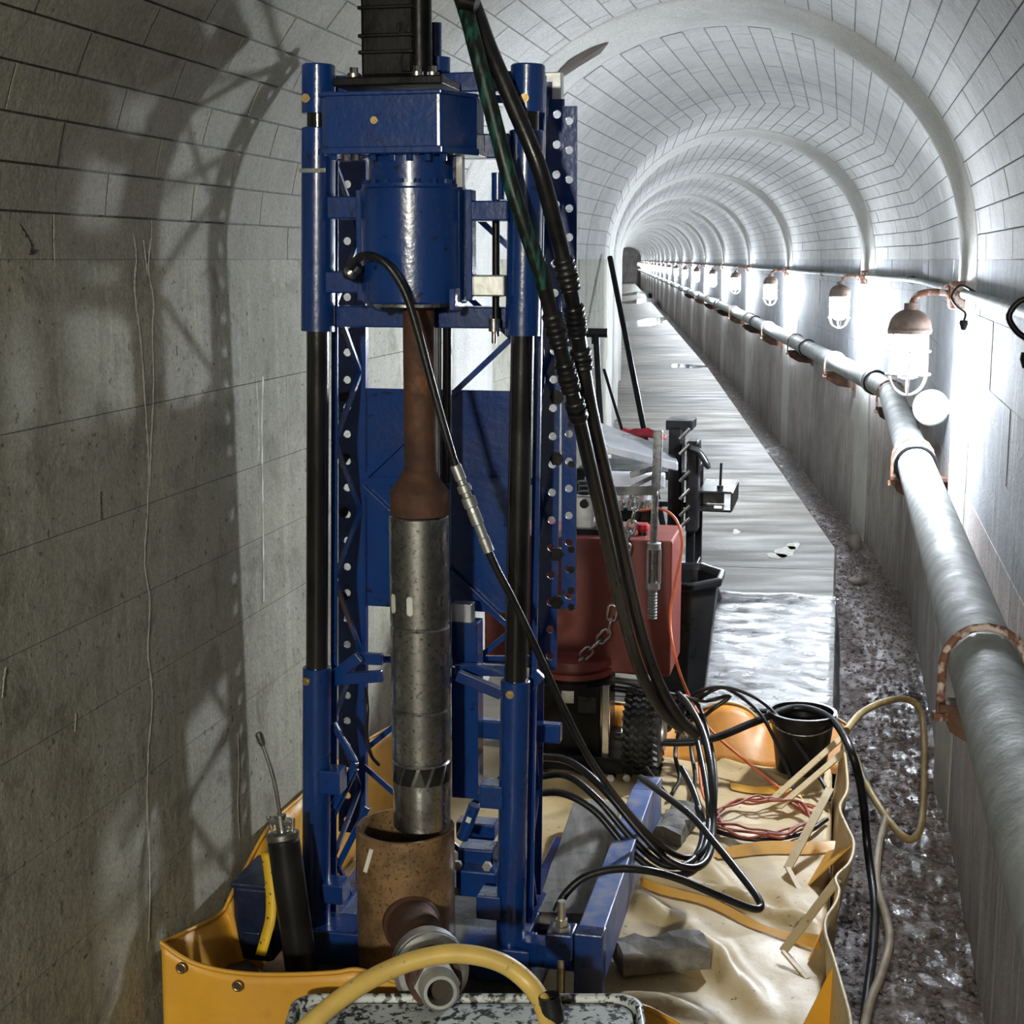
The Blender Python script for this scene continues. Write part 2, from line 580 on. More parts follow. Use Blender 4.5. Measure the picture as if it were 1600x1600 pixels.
# wet gravel bed of the drain
_m, _nt, _b = new_mat('wet_gravel')
_P = wpos(_nt)
_c = mixc(_nt, ramp(_nt, noise(_nt, _P, 60, 4), [(0.35, 0.0), (0.65, 1.0)]), (0.24, 0.19, 0.185), (0.50, 0.44, 0.43))
_c = mixc(_nt, ramp(_nt, noise(_nt, _P, 4, 3), [(0.45, 0.0), (0.7, 0.7)]), _c, (0.22, 0.155, 0.14))
_nt.links.new(_c, _b.inputs['Base Color'])
_nt.links.new(ramp(_nt, noise(_nt, _P, 25, 3), [(0.35, 0.08), (0.7, 0.34)]), _b.inputs['Roughness'])
_b.inputs['Specular IOR Level'].default_value = 0.9
add_bump(_nt, _b, noise(_nt, _P, 120, 5, 0.7), 1.0, 0.02)
M['gravel'] = _m

# crinkled black polythene sheet, wet
_m, _nt, _b = new_mat('crinkled_polythene')
_P = wpos(_nt)
_b.inputs['Base Color'].default_value = (0.035, 0.037, 0.042, 1)
_nt.links.new(ramp(_nt, noise(_nt, _P, 14, 4), [(0.3, 0.22), (0.7, 0.42)]), _b.inputs['Roughness'])
_b.inputs['Specular IOR Level'].default_value = 0.7
_b.inputs['Coat Weight'].default_value = 0.12
_b.inputs['Coat Roughness'].default_value = 0.25
add_bump(_nt, _b, noise(_nt, _P, 26, 6, 0.7, stretch=(0.8, 1.8, 1), dist=1.2), 1.0, 0.03)
M['polythene'] = _m

# shallow water on the walkway
_m, _nt, _b = new_mat('water_film')
_b.inputs['Base Color'].default_value = (0.20, 0.195, 0.18, 1)
_b.inputs['Roughness'].default_value = 0.04
_b.inputs['Specular IOR Level'].default_value = 0.8
M['water'] = _m

# lamp glass: gives off the light
_m, _nt, _b = new_mat('lamp_glow')
_b.inputs['Base Color'].default_value = (0.9, 0.9, 0.9, 1)
_b.inputs['Emission Color'].default_value = (*LAMP_COLOR, 1)
_b.inputs['Emission Strength'].default_value = LAMP_STRENGTH
M['lamp_glow'] = _m

# ------------------------------------------------------------------ the gallery
HALF = 0.805          # half width
SPRING = 1.50         # springing height
RISE = 0.775
GUT_W = 0.37          # drain width
GUT_Z = -0.25

_rw = [(1.49 + SLOPE * (-9 - 4.92), -9.0), (1.49, 4.92), (2.0757, 7.55), (3.111, 20.5), (5.20, 51.0), (8.33, 97.0)]
_rw = [Vector((x, y, 0)) for x, y in _rw]
_dirs = [(_rw[i + 1] - _rw[i]).normalized() for i in range(len(_rw) - 1)]
_mit = []
for i in range(len(_rw)):
    if i == 0:
        d = _dirs[0]
    elif i == len(_rw) - 1:
        d = _dirs[-1]
    else:
        d = (_dirs[i - 1] + _dirs[i]).normalized()
    n = Vector((d.y, -d.x, 0))
    ref = _dirs[min(i, len(_dirs) - 1)]
    k = 1 / max(0.2, n.dot(Vector((ref.y, -ref.x, 0))))
    _mit.append(n * k)
_cen = [_rw[i] - _mit[i] * HALF for i in range(len(_rw))]
_acc = [0.0]
for i in range(len(_cen) - 1):
    _acc.append(_acc[-1] + (_cen[i + 1] - _cen[i]).length)
_t0 = (0 - _cen[0].y) / (_cen[1].y - _cen[0].y) * _acc[1]
_acc = [a - _t0 for a in _acc]


def TP(s, o, z):
    """point in the gallery: s along the centre line, o to the right of it, z up"""
    i = 0
    while i < len(_acc) - 2 and s > _acc[i + 1]:
        i += 1
    t = (s - _acc[i]) / (_acc[i + 1] - _acc[i])
    a = _cen[i] + _mit[i] * o
    b = _cen[i + 1] + _mit[i + 1] * o
    p = a.lerp(b, t)
    return Vector((p.x, p.y, z))


S_END = _acc[-1] - 0.3
S_BACK = _acc[0] + 0.2
S_RIB = 5.0           # first rib with a lamp
RIB_STEP = 4.6
SEAMS = [S_RIB + RIB_STEP * (k + 0.5) for k in range(0, 22)]
RIBS = [S_RIB + RIB_STEP * k for k in range(-2, 22)]


def vault_pt(s, a, inset=0.0):
    """a from 0 (right springing) to pi (left springing)"""
    return TP(s, math.cos(a) * (HALF - inset), SPRING + math.sin(a) * (RISE - inset))


ss = sorted(set([S_BACK, S_END] + [a for a in _acc if S_BACK < a < S_END] + [S_BACK + i * 1.5 for i in range(int((S_END - S_BACK) / 1.5))]))
NA = 40
SH = 0.005            # the boards stand this far proud of the shell
ceil = MB().grid([[vault_pt(s, math.pi * j / NA, -SH) for j in range(NA + 1)] for s in ss]).build('ceiling', M['conc_joint'])
tag(ceil, 'arched vault of the gallery, pale board-marked concrete', kind='structure')
wl_ = MB().grid([[TP(s, -HALF - SH, z) for z in (-0.3, 0.4, 0.9, SPRING)] for s in ss], False).build('wall_left', M['conc_joint_left'])
tag(wl_, 'olive grey concrete wall on the left of the gallery', kind='structure')
wr_ = MB().grid([[TP(s, HALF + SH, z) for z in (SPRING, 0.8, 0.3, -0.3)] for s in ss], False).build('wall_right', M['conc_joint'])
tag(wr_, 'streaked concrete wall on the right, above the drain', kind='structure')
we = MB().box(TP(S_END, 0, 1.0), (2.2, 0.2, 3.2), UD, VD).build('wall_end', M['conc_right'])
tag(we, 'dark end wall closing the far end of the gallery', kind='structure')
wb = MB().box(TP(S_BACK - 0.05, 0, 1.0), (2.2, 0.2, 3.2), UD, VD).build('wall_back', M['conc_left'])
tag(wb, 'concrete wall behind the camera', kind='structure')

# floor slabs, joint every 3.2 m; drain
floor = MB().grid([[TP(s, o, -0.012) for o in (-HALF, HALF - GUT_W - 0.002)] for s in ss], False)
floor.grid([[TP(s, HALF - GUT_W - 0.002, z) for z in (-0.012, GUT_Z - 0.05)] for s in ss], False)
floor = tag(floor.build('floor', M['conc_joint']), 'grey concrete walkway of the gallery', kind='structure')
fb = sorted([x for x in SEAMS + RIBS if S_BACK + 0.3 < x < S_END - 0.3] + [S_BACK, S_END])
for a, b in zip(fb[:-1], fb[1:]):
    cuts = [a + 0.006] + [c for c in _acc if a + 0.05 < c < b - 0.05] + [b - 0.006]
    m = MB()
    top = [[TP(s, o, 0) for o in (-HALF + 0.004, HALF - GUT_W - 0.01)] for s in cuts]
    m.grid([list(reversed(r)) for r in top], False)
    m.grid([[TP(s, HALF - GUT_W - 0.01, 0), TP(s, HALF - GUT_W, -0.01), TP(s, HALF - GUT_W, -0.24)] for s in cuts], False)
    for s in (cuts[0], cuts[-1]):
        m.add([TP(s, -HALF + 0.004, 0), TP(s, HALF - GUT_W - 0.01, 0), TP(s, HALF - GUT_W - 0.01, -0.012), TP(s, -HALF + 0.004, -0.012)], [(0, 1, 2, 3)])
    m.build('floor_slab', M['conc_floor'], floor)

# boards of the vault: running bond, the nearest 300 in view as single pieces
NR = 34
DA = math.pi / NR


def board_cells():
    for r in range(NR):
        s = 1.4 + (0.17 if r % 2 else 0.0)
        while s < 30:
            e = s + 0.34
            yield r, s, e
            s = e


def split_at(s, e):
    """clip a board at ribs and seams"""
    out = [(s, e)]
    for c, w in [(x, 0.29) for x in RIBS] + [(x, 0.010) for x in SEAMS]:
        nxt = []
        for a, b in out:
            if b <= c - w or a >= c + w:
                nxt.append((a, b))
            else:
                if a < c - w:
                    nxt.append((a, c - w))
                if b > c + w:
                    nxt.append((c + w, b))
        out = nxt
    return [(a, b) for a, b in out if b - a > 0.03]


def board(mb, r, s, e, lift=0.0):
    g = 0.0021
    ga = g / HALF
    a0, a1 = r * DA + (ga if r else 0), (r + 1) * DA - (ga if r < NR - 1 else 0)
    cuts = [s + g] + [c for c in _acc if s + g < c < e - g] + [e - g]
    P = [[vault_pt(q, a, lift) for a in (a0, (a0 + a1) / 2, a1)] for q in cuts]
    B = [[vault_pt(q, a, -SH) for a in (a0, (a0 + a1) / 2, a1)] for q in cuts]
    mb.grid(P, False)
    mb.grid([[P[i][0], B[i][0]] for i in range(len(cuts))], False)
    mb.grid([[B[i][2], P[i][2]] for i in range(len(cuts))], False)
    mb.grid([B[0], P[0]], False)
    mb.grid([P[-1], B[-1]], False)


cells = []
for r, s, e in board_cells():
    for a, b in split_at(s, e):
        cells.append((r, a, b))


def seen_board(c):
    r, a, b = c
    ang = (r + 0.5) * DA
    p = vault_pt((a + b) / 2, ang)
    d = p - EYE
    z = d.dot(_F)
    if z < 1:
        return -1
    x, y = 800 + FPX * d.dot(_R) / z, 800 - FPX * d.dot(_U) / z
    if not (-60 < x < 1660 and -60 < y < 900):
        return -1
    if 470 < x < 905 and y > 110:
        return -1
    return (b - a) / (z * z)


score = sorted([(seen_board(c), i) for i, c in enumerate(cells)], reverse=True)
single = set(i for sc, i in score[:295] if sc > 0)
rest = MB()
for i, (r, a, b) in enumerate(cells):
    lift = rnd.uniform(-0.0008, 0.0008)
    if i in single:
        m = MB()
        board(m, r, a, b, lift)
        m.build('vault_board', M['conc_vault'], ceil)
    else:
        board(rest, r, a, b, lift)
# beyond 30 m: plain lining between the ribs
s = 30.0
for a, b in split_at(30.0, S_END):
    cuts = [a] + [c for c in _acc if a < c < b] + [b]
    rest.grid([[vault_pt(q, math.pi * j / 24) for j in range(25)] for q in cuts])
for a, b in split_at(S_BACK + 0.2, 1.4):
    rest.grid([[vault_pt(q, math.pi * j / 24) for j in range(25)] for q in (a, b)])
tag(rest.build('vault_lining', M['conc_vault'], ceil), kind='stuff')

# wall panels
def wall_panel(side, s, e, z0, z1, mat, parent, lift=0.0, name='wall_board'):
    g = 0.0007
    m = MB()
    o = side * (HALF - lift)
    ob = side * (HALF + SH)
    cuts = [s + g] + [c for c in _acc if s + g < c < e - g] + [e - g]
    P = [[TP(q, o, z) for z in (z0 + g, z1 - g)] for q in cuts]
    B = [[TP(q, ob, z) for z in (z0 + g, z1 - g)] for q in cuts]
    m.grid(P, False)
    m.grid([[P[i][0], B[i][0]] for i in range(len(cuts))], False)
    m.grid([[P[i][1], B[i][1]] for i in range(len(cuts))], False)
    m.grid([P[0], B[0]], False)
    m.grid([P[-1], B[-1]], False)
    return m.build(name, mat, parent)


ZL = [-0.26, 0.12, 0.36, 0.56, 0.74, 0.9, 1.06, 1.24, SPRING]
for k in range(len(ZL) - 1):
    s = 0.4 + (0.9 if k % 2 else 0.0)
    while s < 8.4:
        e = s + rnd.uniform(2.0, 3.1)
        for a, b in split_at(s, e):
            wall_panel(-1, a, b, ZL[k], ZL[k + 1], M['conc_left'], wl_, rnd.uniform(-0.001, 0.001))
        s = e
    for a, b in split_at(S_BACK + 0.3, 0.4 + (0.9 if k % 2 else 0.0)):
        wall_panel(-1, a, b, ZL[k], ZL[k + 1], M['conc_left'], wl_)
for a, b in split_at(s, S_END):
    wall_panel(-1, a, b, -0.26, SPRING, M['conc_rib'], wl_, name='wall_lining')
ZR = [-0.27, 0.80, 0.98, 1.16, 1.34, SPRING]
for k in range(len(ZR) - 1):
    if k == 0:
        for a, b in split_at(S_BACK + 0.3, S_END):
            wall_panel(1, a, b, ZR[0], ZR[1], M['conc_right'], wr_, name='wall_lining')
        continue
    s = 1.6 + (0.5 if k % 2 else 0.0)
    while s < 20:
        e = s + 1.02
        for a, b in split_at(s, e):
            wall_panel(1, a, b, ZR[k], ZR[k + 1], M['conc_upper'], wr_, rnd.uniform(-0.0015, 0.0015))
        s = e
    for a, b in split_at(s, S_END) + split_at(S_BACK + 0.3, 1.6 + (0.5 if k % 2 else 0.0)):
        wall_panel(1, a, b, ZR[k], ZR[k + 1], M['conc_upper'], wr_, name='wall_lining')

# ribs: shallow rounded bands round vault and walls
for k, c in enumerate(RIBS):
    if c < S_BACK + 0.5 or c > S_END - 0.5:
        continue
    m = MB()
    prof = [(-0.29, -SH), (-0.29, 0.0), (-0.24, 0.003), (-0.18, 0.012), (-0.1, 0.024), (-0.03, 0.029), (0.03, 0.029), (0.1, 0.024), (0.18, 0.012), (0.24, 0.003), (0.29, 0.0), (0.29, -SH)]
    rows = []
    for ds, ins in prof:
        row = [TP(c + ds, HALF - ins, z) for z in (-0.27, 0.4, 1.0, 1.35)]
        row += [vault_pt(c + ds, math.pi * j / 48, ins) for j in range(49)]
        row += [TP(c + ds, -HALF + ins, z) for z in (1.35, 1.0, 0.4, -0.02)]
        rows.append(row)
    m.grid(rows)
    tag(m.build('trim_%d' % (k + 1), M['conc_rib']), 'shallow rounded concrete rib band across the vault', kind='structure')

# drain bed with loose wet gravel
s_list = [0.3 + 0.045 * i for i in range(int(14 / 0.045))]
o_list = [HALF - GUT_W + GUT_W * j / 9 for j in range(10)]
gr = MB().grid([[TP(s, o, GUT_Z + rnd.uniform(-0.012, 0.012) + 0.02 * math.sin(s * 1.7 + o * 5)) for o in reversed(o_list)] for s in s_list])
s_far = [14.2 + 2 * i for i in range(int((S_END - 14) / 2))]
gr.grid([[TP(s, o, GUT_Z) for o in (HALF, HALF - GUT_W)] for s in [S_BACK, 0.3]], False)
gr.grid([[TP(s, o, GUT_Z) for o in (HALF, HALF - GUT_W)] for s in s_far], False)
for i in range(3800):
    s = 1.6 + 9 * rnd.random() ** 1.5
    o = HALF - GUT_W * rnd.uniform(0.03, 0.97)
    c = TP(s, o, GUT_Z + 0.02 * math.sin(s * 1.7 + o * 5) + rnd.uniform(0.0, 0.012))
    r = rnd.uniform(0.005, 0.014)
    a = rnd.uniform(0, 3)
    vs = [c + Vector((math.cos(a + t) * r * rnd.uniform(0.7, 1.3), math.sin(a + t) * r * rnd.uniform(0.7, 1.3), 0)) for t in (0, 1.57, 3.14, 4.71)]
    vs += [c + Vector((0, 0, r * 0.7)), c - Vector((0, 0, r))]
    gr.add(vs, [(0, 1, 4), (1, 2, 4), (2, 3, 4), (3, 0, 4), (1, 0, 5), (2, 1, 5), (3, 2, 5), (0, 3, 5)])
tag(gr.build('drain_gravel', M['gravel']), 'wet dark gravel lying in the drain beside the right wall', 'gravel', kind='stuff')

# stones in the drain
def stone(c, r, mat, name, label, cat, group=None, sq=(1, 1, 0.7), seed=1):
    rr = random.Random(seed)
    m = MB()
    n, k = 10, 6
    P = []
    for j in range(k + 1):
        th = math.pi * j / k
        P.append([Vector(c) + Vector((math.sin(th) * math.cos(2 * math.pi * i / n) * sq[0], math.sin(th) * math.sin(2 * math.pi * i / n) * sq[1], math.cos(th) * sq[2])) * r * rr.uniform(0.8, 1.15) for i in range(n)])
        P[-1].append(P[-1][0])
    P[0] = [P[0][0]] * (n + 1)
    P[-1] = [P[-1][0]] * (n + 1)
    m.grid(P)
    return tag(m.build(name, mat), label, cat, group)


p = atZ(1335, 848, GUT_Z + 0.05)
stone(p, 0.055, M['stone'], 'loose_stone', 'pale angular stone against the right wall in the drain', 'stone', sq=(0.8, 0.8, 1.1), seed=3)
p = atZ(1340, 908, GUT_Z + 0.02)
stone(p, 0.045, M['stone'], 'loose_stone', 'low flat grey stone lying mid drain beyond the black sheet', 'stone', sq=(1.3, 0.9, 0.5), seed=5)
p = atZ(1340, 1020, GUT_Z + 0.02)
stone(p, 0.03, M['dark_stone'], 'loose_stone', 'small black stone in the drain beside the black sheet', 'stone', sq=(0.8, 1, 0.9), seed=6)

# lime runs on the left wall
rr_run = random.Random(31)


def wall_run(pts, w, mat, name):
    m = MB()
    P = []
    for i, (px, py) in enumerate(pts):
        d = ray(px, py)
        # hit the left wall plane
        nrm = UD
        p0 = TP(2.0, -HALF + 0.0005, 1.0)
        t = (p0 - EYE).dot(nrm) / d.dot(nrm)
        P.append(EYE + d * t + nrm * 0.0011)
    P = catmull(P, 9)
    rows = []
    for i, q in enumerate(P):
        ww = w * (0.25 + 0.75 * rr_run.random()) * 0.5
        q = q + VD * rr_run.uniform(-0.12, 0.12) * w
        rows.append([q - VD * ww - nrm * 0.0008, q, q + VD * ww - nrm * 0.0008])
    m.grid(rows)
    return m.build(name, mat, wl_)


wall_run([(207, 360), (213, 400), (210, 440), (213, 480), (216, 500), (222, 560), (228, 650), (232, 720), (230, 800), (226, 880), (234, 940), (231, 1020), (238, 1090), (232, 1170), (230, 1260), (234, 1360), (232, 1470)], 0.0095, M['lime_and_glint'], 'lime_run')
wall_run([(236, 372), (232, 420), (240, 470), (238, 520), (240, 600), (236, 690), (234, 760)], 0.0085, M['lime_and_glint'], 'lime_run')
wall_run([(224, 375), (227, 400), (231, 430)], 0.0063, M['lime_and_glint'], 'lime_run')
wall_run([(118, 1115), (117, 1142)], 0.0063, M['lime_and_glint'], 'lime_run')
wall_run([(9, 1042), (6, 1062), (3, 1090)], 0.0073, M['lime_and_glint'], 'chalk_mark')
wall_run([(371, 1145), (373, 1200), (371, 1260), (374, 1310)], 0.0043, M['lime_and_glint'], 'lime_run')
wall_run([(411, 588), (409, 660), (410, 740), (411, 830), (412, 940)], 0.0105, M['lime_and_glint'], 'lime_run')
wall_run([(400, 590), (404, 660), (404, 720)], 0.0063, M['lime_and_glint'], 'lime_run')
# ragged crack along the springing on the left
wall_run([(0, 345), (25, 330), (52, 332), (70, 345), (88, 358), (110, 352), (128, 345), (150, 342), (170, 330)], 0.007, M['hole_dark'], 'crack')
wall_run([(0, 235), (30, 236), (48, 241), (72, 234)], 0.006, M['hole_dark'], 'crack')
wall_run([(195, 353), (235, 360), (290, 362), (330, 346), (352, 352), (380, 354)], 0.004, M['hole_dark'], 'crack')

wall_run([(30, 348), (42, 368), (50, 385), (48, 398), (58, 390)], 0.012, M['hole_dark'], 'crack')
wall_run([(112, 352), (120, 362), (130, 356)], 0.006, M['hole_dark'], 'crack')
wall_run([(158, 768), (158, 790), (159, 812)], 0.006, M['hole_dark'], 'crack')
wall_run([(356, 1138), (352, 1155), (345, 1168)], 0.005, M['hole_dark'], 'crack')
wall_run([(276, 540), (277, 556)], 0.004, M['hole_dark'], 'crack')

# dark spalled slot in the vault above the rig
m = MB()
c = []
for (px, py) in [(868, 118), (888, 95), (925, 74), (952, 66), (938, 84), (905, 104), (878, 122)]:
    d = ray(px, py)
    best = None
    for i in range(1200):
        t = 2.5 + i * 0.005
        q = EYE + d * t
        s = (q - _cen[0]).dot(VD) + _acc[0]
        o = (q - _cen[0]).dot(UD)
        if q.z > SPRING and (o / HALF) ** 2 + ((q.z - SPRING) / RISE) ** 2 > (0.985 if abs(s - S_RIB) > 0.29 else 0.985 - 0.075 * (0.5 + 0.5 * math.cos(math.pi * (s - S_RIB) / 0.29))):
            best = q
            break
    c.append(best)
if all(c):
    cc = sum(c, Vector()) / len(c)
    m.add([cc] + c, [(0, i + 1, (i + 1) % len(c) + 1) for i in range(len(c))])
    m.build('spalled_slot', M['hole_dark'], ceil)

# puddles on the walkway
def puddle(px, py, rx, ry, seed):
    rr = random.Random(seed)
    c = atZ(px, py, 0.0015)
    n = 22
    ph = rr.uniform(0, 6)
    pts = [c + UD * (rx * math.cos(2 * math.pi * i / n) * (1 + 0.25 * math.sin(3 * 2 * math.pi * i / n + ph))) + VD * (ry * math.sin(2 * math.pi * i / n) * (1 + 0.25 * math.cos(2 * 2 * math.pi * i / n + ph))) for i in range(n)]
    MB().add([c] + pts, [(0, i + 1, (i + 1) % n + 1) for i in range(n)]).build('puddle' if seed > 3 else 'reflection_patch', M['water'] if seed > 3 else M['lime_and_glint'], floor)  # nearest puddles: the bright vault reflection is painted on as white


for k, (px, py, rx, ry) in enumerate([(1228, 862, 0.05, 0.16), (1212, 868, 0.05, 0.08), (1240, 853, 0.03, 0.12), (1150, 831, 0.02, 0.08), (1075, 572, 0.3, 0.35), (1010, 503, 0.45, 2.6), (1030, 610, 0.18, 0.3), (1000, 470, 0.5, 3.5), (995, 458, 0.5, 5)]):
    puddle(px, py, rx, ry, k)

# ------------------------------------------------------------------ lamps on the right wall
def make_lamp():
    """origin at the wall at the height of the glass centre; -x points into the gallery"""
    root = empty('caged_lamp')
    o = 0.175
    c = Vector((-o, 0, 0))
    cap = MB().lathe(c + Vector((0, 0, 0.055)), (0, 0, 1), [(0, 0.0), (0, 0.066), (0.012, 0.069), (0.02, 0.066)], 24)
    cap.dome(c + Vector((0, 0, 0.075)), (0, 0, 1), 0.066, 0.058, 24, 6)
    cap.cyl(c + Vector((0, 0, 0.125)), c + Vector((0, 0, 0.15)), 0.022, n=14)
    cap.build('cap', M['lamp_cap'], root)
    g = MB().lathe(c, (0, 0, 1), [(0.054, 0.046), (0.02, 0.05), (-0.05, 0.05)], 20)
    g.dome(c + Vector((0, 0, -0.05)), (0, 0, -1), 0.05, 0.038, 20, 5)
    g.build('glass', M['lamp_glow'], root)
    cg = MB()
    for i in range(6):
        a = 2 * math.pi * (i + 0.5) / 6
        e = Vector((math.cos(a), math.sin(a), 0))
        pts = [c + e * 0.064 + Vector((0, 0, 0.055)), c + e * 0.065 + Vector((0, 0, -0.04)), c + e * 0.063 + Vector((0, 0, -0.085)), c + e * 0.045 + Vector((0, 0, -0.118)), c + e * 0.016 + Vector((0, 0, -0.135)), c + Vector((0, 0, -0.137))]
        cg.tube(catmull(pts, 4), 0.0032, 6)
    cg.torus(c + Vector((0, 0, 0.0)), (0, 0, 1), 0.066, 0.003, 24, 6)
    cg.torus(c + Vector((0, 0, -0.072)), (0, 0, 1), 0.068, 0.0036, 24, 6)
    cg.build('guard', M['cage'], root)
    arm = MB().tube(catmull([c + Vector((0, 0, 0.14)), c + Vector((0.02, 0, 0.175)), c + Vector((0.07, 0, 0.185)), Vector((-0.03, 0, 0.175)), Vector((0.0, 0, 0.175))], 5), 0.011, 10)
    arm.build('bracket_arm', M['rust_orange'], root)
    bx = MB().box((-0.03, 0, 0.175), (0.06, 0.085, 0.085)).cyl((-0.061, 0, 0.175), (-0.066, 0, 0.175), 0.03, n=16)
    bx.build('junction_box', M['rust_orange'], root, 0.004)
    return root


LAMP_Z = 1.215
ORD = ['first', 'second', 'third', 'fourth', 'fifth', 'sixth', 'seventh', 'eighth', 'ninth', 'tenth', 'eleventh', 'twelfth', 'thirteenth', 'fourteenth', 'fifteenth', 'sixteenth', 'seventeenth', 'eighteenth', 'nineteenth', 'twentieth', 'twenty-first', 'twenty-second']
lamp0 = make_lamp()
k = 0
for i, c in enumerate(RIBS):
    if c > S_END - 1 or c < 3:
        continue
    L = lamp0 if k == 0 else copy_tree(lamp0)
    d = (TP(c + 0.05, 0, 0) - TP(c - 0.05, 0, 0)).normalized()
    s_l = c - 0.10
    L.location = TP(s_l, HALF - 0.002, LAMP_Z)
    L.rotation_euler = (0, 0, math.atan2(d.y, d.x) - math.pi / 2)
    n_l = round((c - S_RIB) / RIB_STEP)
    if n_l < 0:
        lab = 'lit caged lamp on the right wall behind the camera'
    elif n_l < 22:
        lab = ['largest lit caged glass lamp on the right wall, nearest to the camera', 'second lit caged lamp from the camera on the right wall',
               *['%s lit caged lamp from the camera along the right wall' % w for w in ORD[2:]]][n_l]
    else:
        lab = 'tiny glowing wall lamp far down the gallery'
    tag(L, lab, 'lamp', 'caged lamps along the right wall')
    k += 1

# round white globe beside the nearest lamp
gp = atY(1455, 637, 5.28)
g = empty('white_globe', gp, 'white round glass globe on the right wall below the nearest lamp', 'globe')
m = MB().dome((0, 0, 0), (0, 0, 1), 0.066, 0.066, 24, 8).dome((0, 0, 0), (0, 0, -1), 0.066, 0.066, 24, 8)
m.build('bowl', M['white_globe'], g)
MB().cyl(-UD * 0.0 + UD * 0.055, UD * 0.085, 0.03, n=16).build('base_ring', M['rust_orange'], g)

# ------------------------------------------------------------------ service pipe on brackets
PIPE_R = 0.058
PIPE_Z = 0.84
PIPE_O = HALF - 0.135


def pipe_line(s0, s1, o, z, step=1.0):
    n = max(2, int((s1 - s0) / step))
    return [TP(s0 + (s1 - s0) * i / n, o, z) for i in range(n + 1)]


pipe = empty('service_pipe', TP(4, PIPE_O, PIPE_Z), 'long grey galvanised pipe running along the right wall', 'pipe')
off = -TP(4, PIPE_O, PIPE_Z)
m = MB().tube([p + off for p in pipe_line(0.6, S_END - 2, PIPE_O, PIPE_Z, 0.8)], PIPE_R, 24)
m.build('pipe_run', M['galv'], pipe)
for s in [5.05, 8.35, 11.5, 14.7, 16.2, 19.5, 22.7, 27, 31, 35, 40]:
    a, b = TP(s - 0.06, PIPE_O, PIPE_Z) + off, TP(s + 0.06, PIPE_O, PIPE_Z) + off
    d = (b - a).normalized()
    c = MB().lathe(a, d, [(0, PIPE_R), (0, PIPE_R + 0.009), (0.05, PIPE_R + 0.012), (0.052, PIPE_R + 0.006), (0.068, PIPE_R + 0.006), (0.07, PIPE_R + 0.012), (0.12, PIPE_R + 0.009), (0.12, PIPE_R)], 24)
    cp = c.build('pipe_coupling', M['galv'], pipe)
    MB().torus((a + b) / 2 - d * 0.066, d, PIPE_R + 0.006, 0.006, 24, 6).build('gasket_ring', M['black_paint'], cp)

# rusty U-bolt hangers with gusset plates
HANG = [2.55, 5.2, 7.6, 9.9, 12.2, 14.6, 17, 19.4, 22, 25, 28, 32]
for k, s in enumerate(HANG):
    c = TP(s, PIPE_O, PIPE_Z)
    d = (TP(s + 0.05, 0, 0) - TP(s - 0.05, 0, 0)).normalized()
    r = Vector((d.y, -d.x, 0))
    rt = empty('pipe_hanger', c, None, 'pipe bracket', 'rusty hangers under the pipe')
    labs = ['rusty U-bolt hanger nearest the camera under the pipe', 'rusty pipe hanger beneath the nearest caged lamp', 'third rusty pipe hanger from the camera']
    tag(rt, labs[k] if k < 3 else '%s rusty pipe hanger from the camera along the right wall' % ORD[k])
    ub = [r * (-PIPE_R - 0.009) + Vector((0, 0, -0.085)), r * (-PIPE_R - 0.009) + Vector((0, 0, -0.03))]
    for j in range(9):
        t = math.pi * j / 8
        ub.append(r * (-math.cos(t) * (PIPE_R + 0.009)) + Vector((0, 0, math.sin(t) * (PIPE_R + 0.009))))
    ub += [r * (PIPE_R + 0.009) + Vector((0, 0, -0.03)), r * (PIPE_R + 0.009) + Vector((0, 0, -0.085))]
    MB().tube(ub, 0.0075 if k == 0 else 0.0055, 8).build('u_bolt', M['rust_orange'], rt)
    sh = MB()
    sh.box(r * 0.03 + Vector((0, 0, -PIPE_R - 0.012)), (0.2, 0.05, 0.014), r, d, Vector((0, 0, 1)))
    sh.prism([r * -0.07 + Vector((0, 0, -0.07)) - d * 0.005, r * 0.125 + Vector((0, 0, -0.07)) - d * 0.005, r * 0.125 + Vector((0, 0, -0.17)) - d * 0.005, r * 0.02 + Vector((0, 0, -0.155)) - d * 0.005, r * -0.05 + Vector((0, 0, -0.115)) - d * 0.005], d * 0.01)
    sh.box(r * 0.128 + Vector((0, 0, -0.11)), (0.012, 0.09, 0.15), r, d, Vector((0, 0, 1)))
    sh.build('gusset', M['rust'], rt, 0.002)
    for q in (-1, 1):
        MB().hex(r * (q * (PIPE_R + 0.009)) + Vector((0, 0, -0.082)), (0, 0, -1), 0.014, 0.013).build('nut', M['rust_orange'], rt)

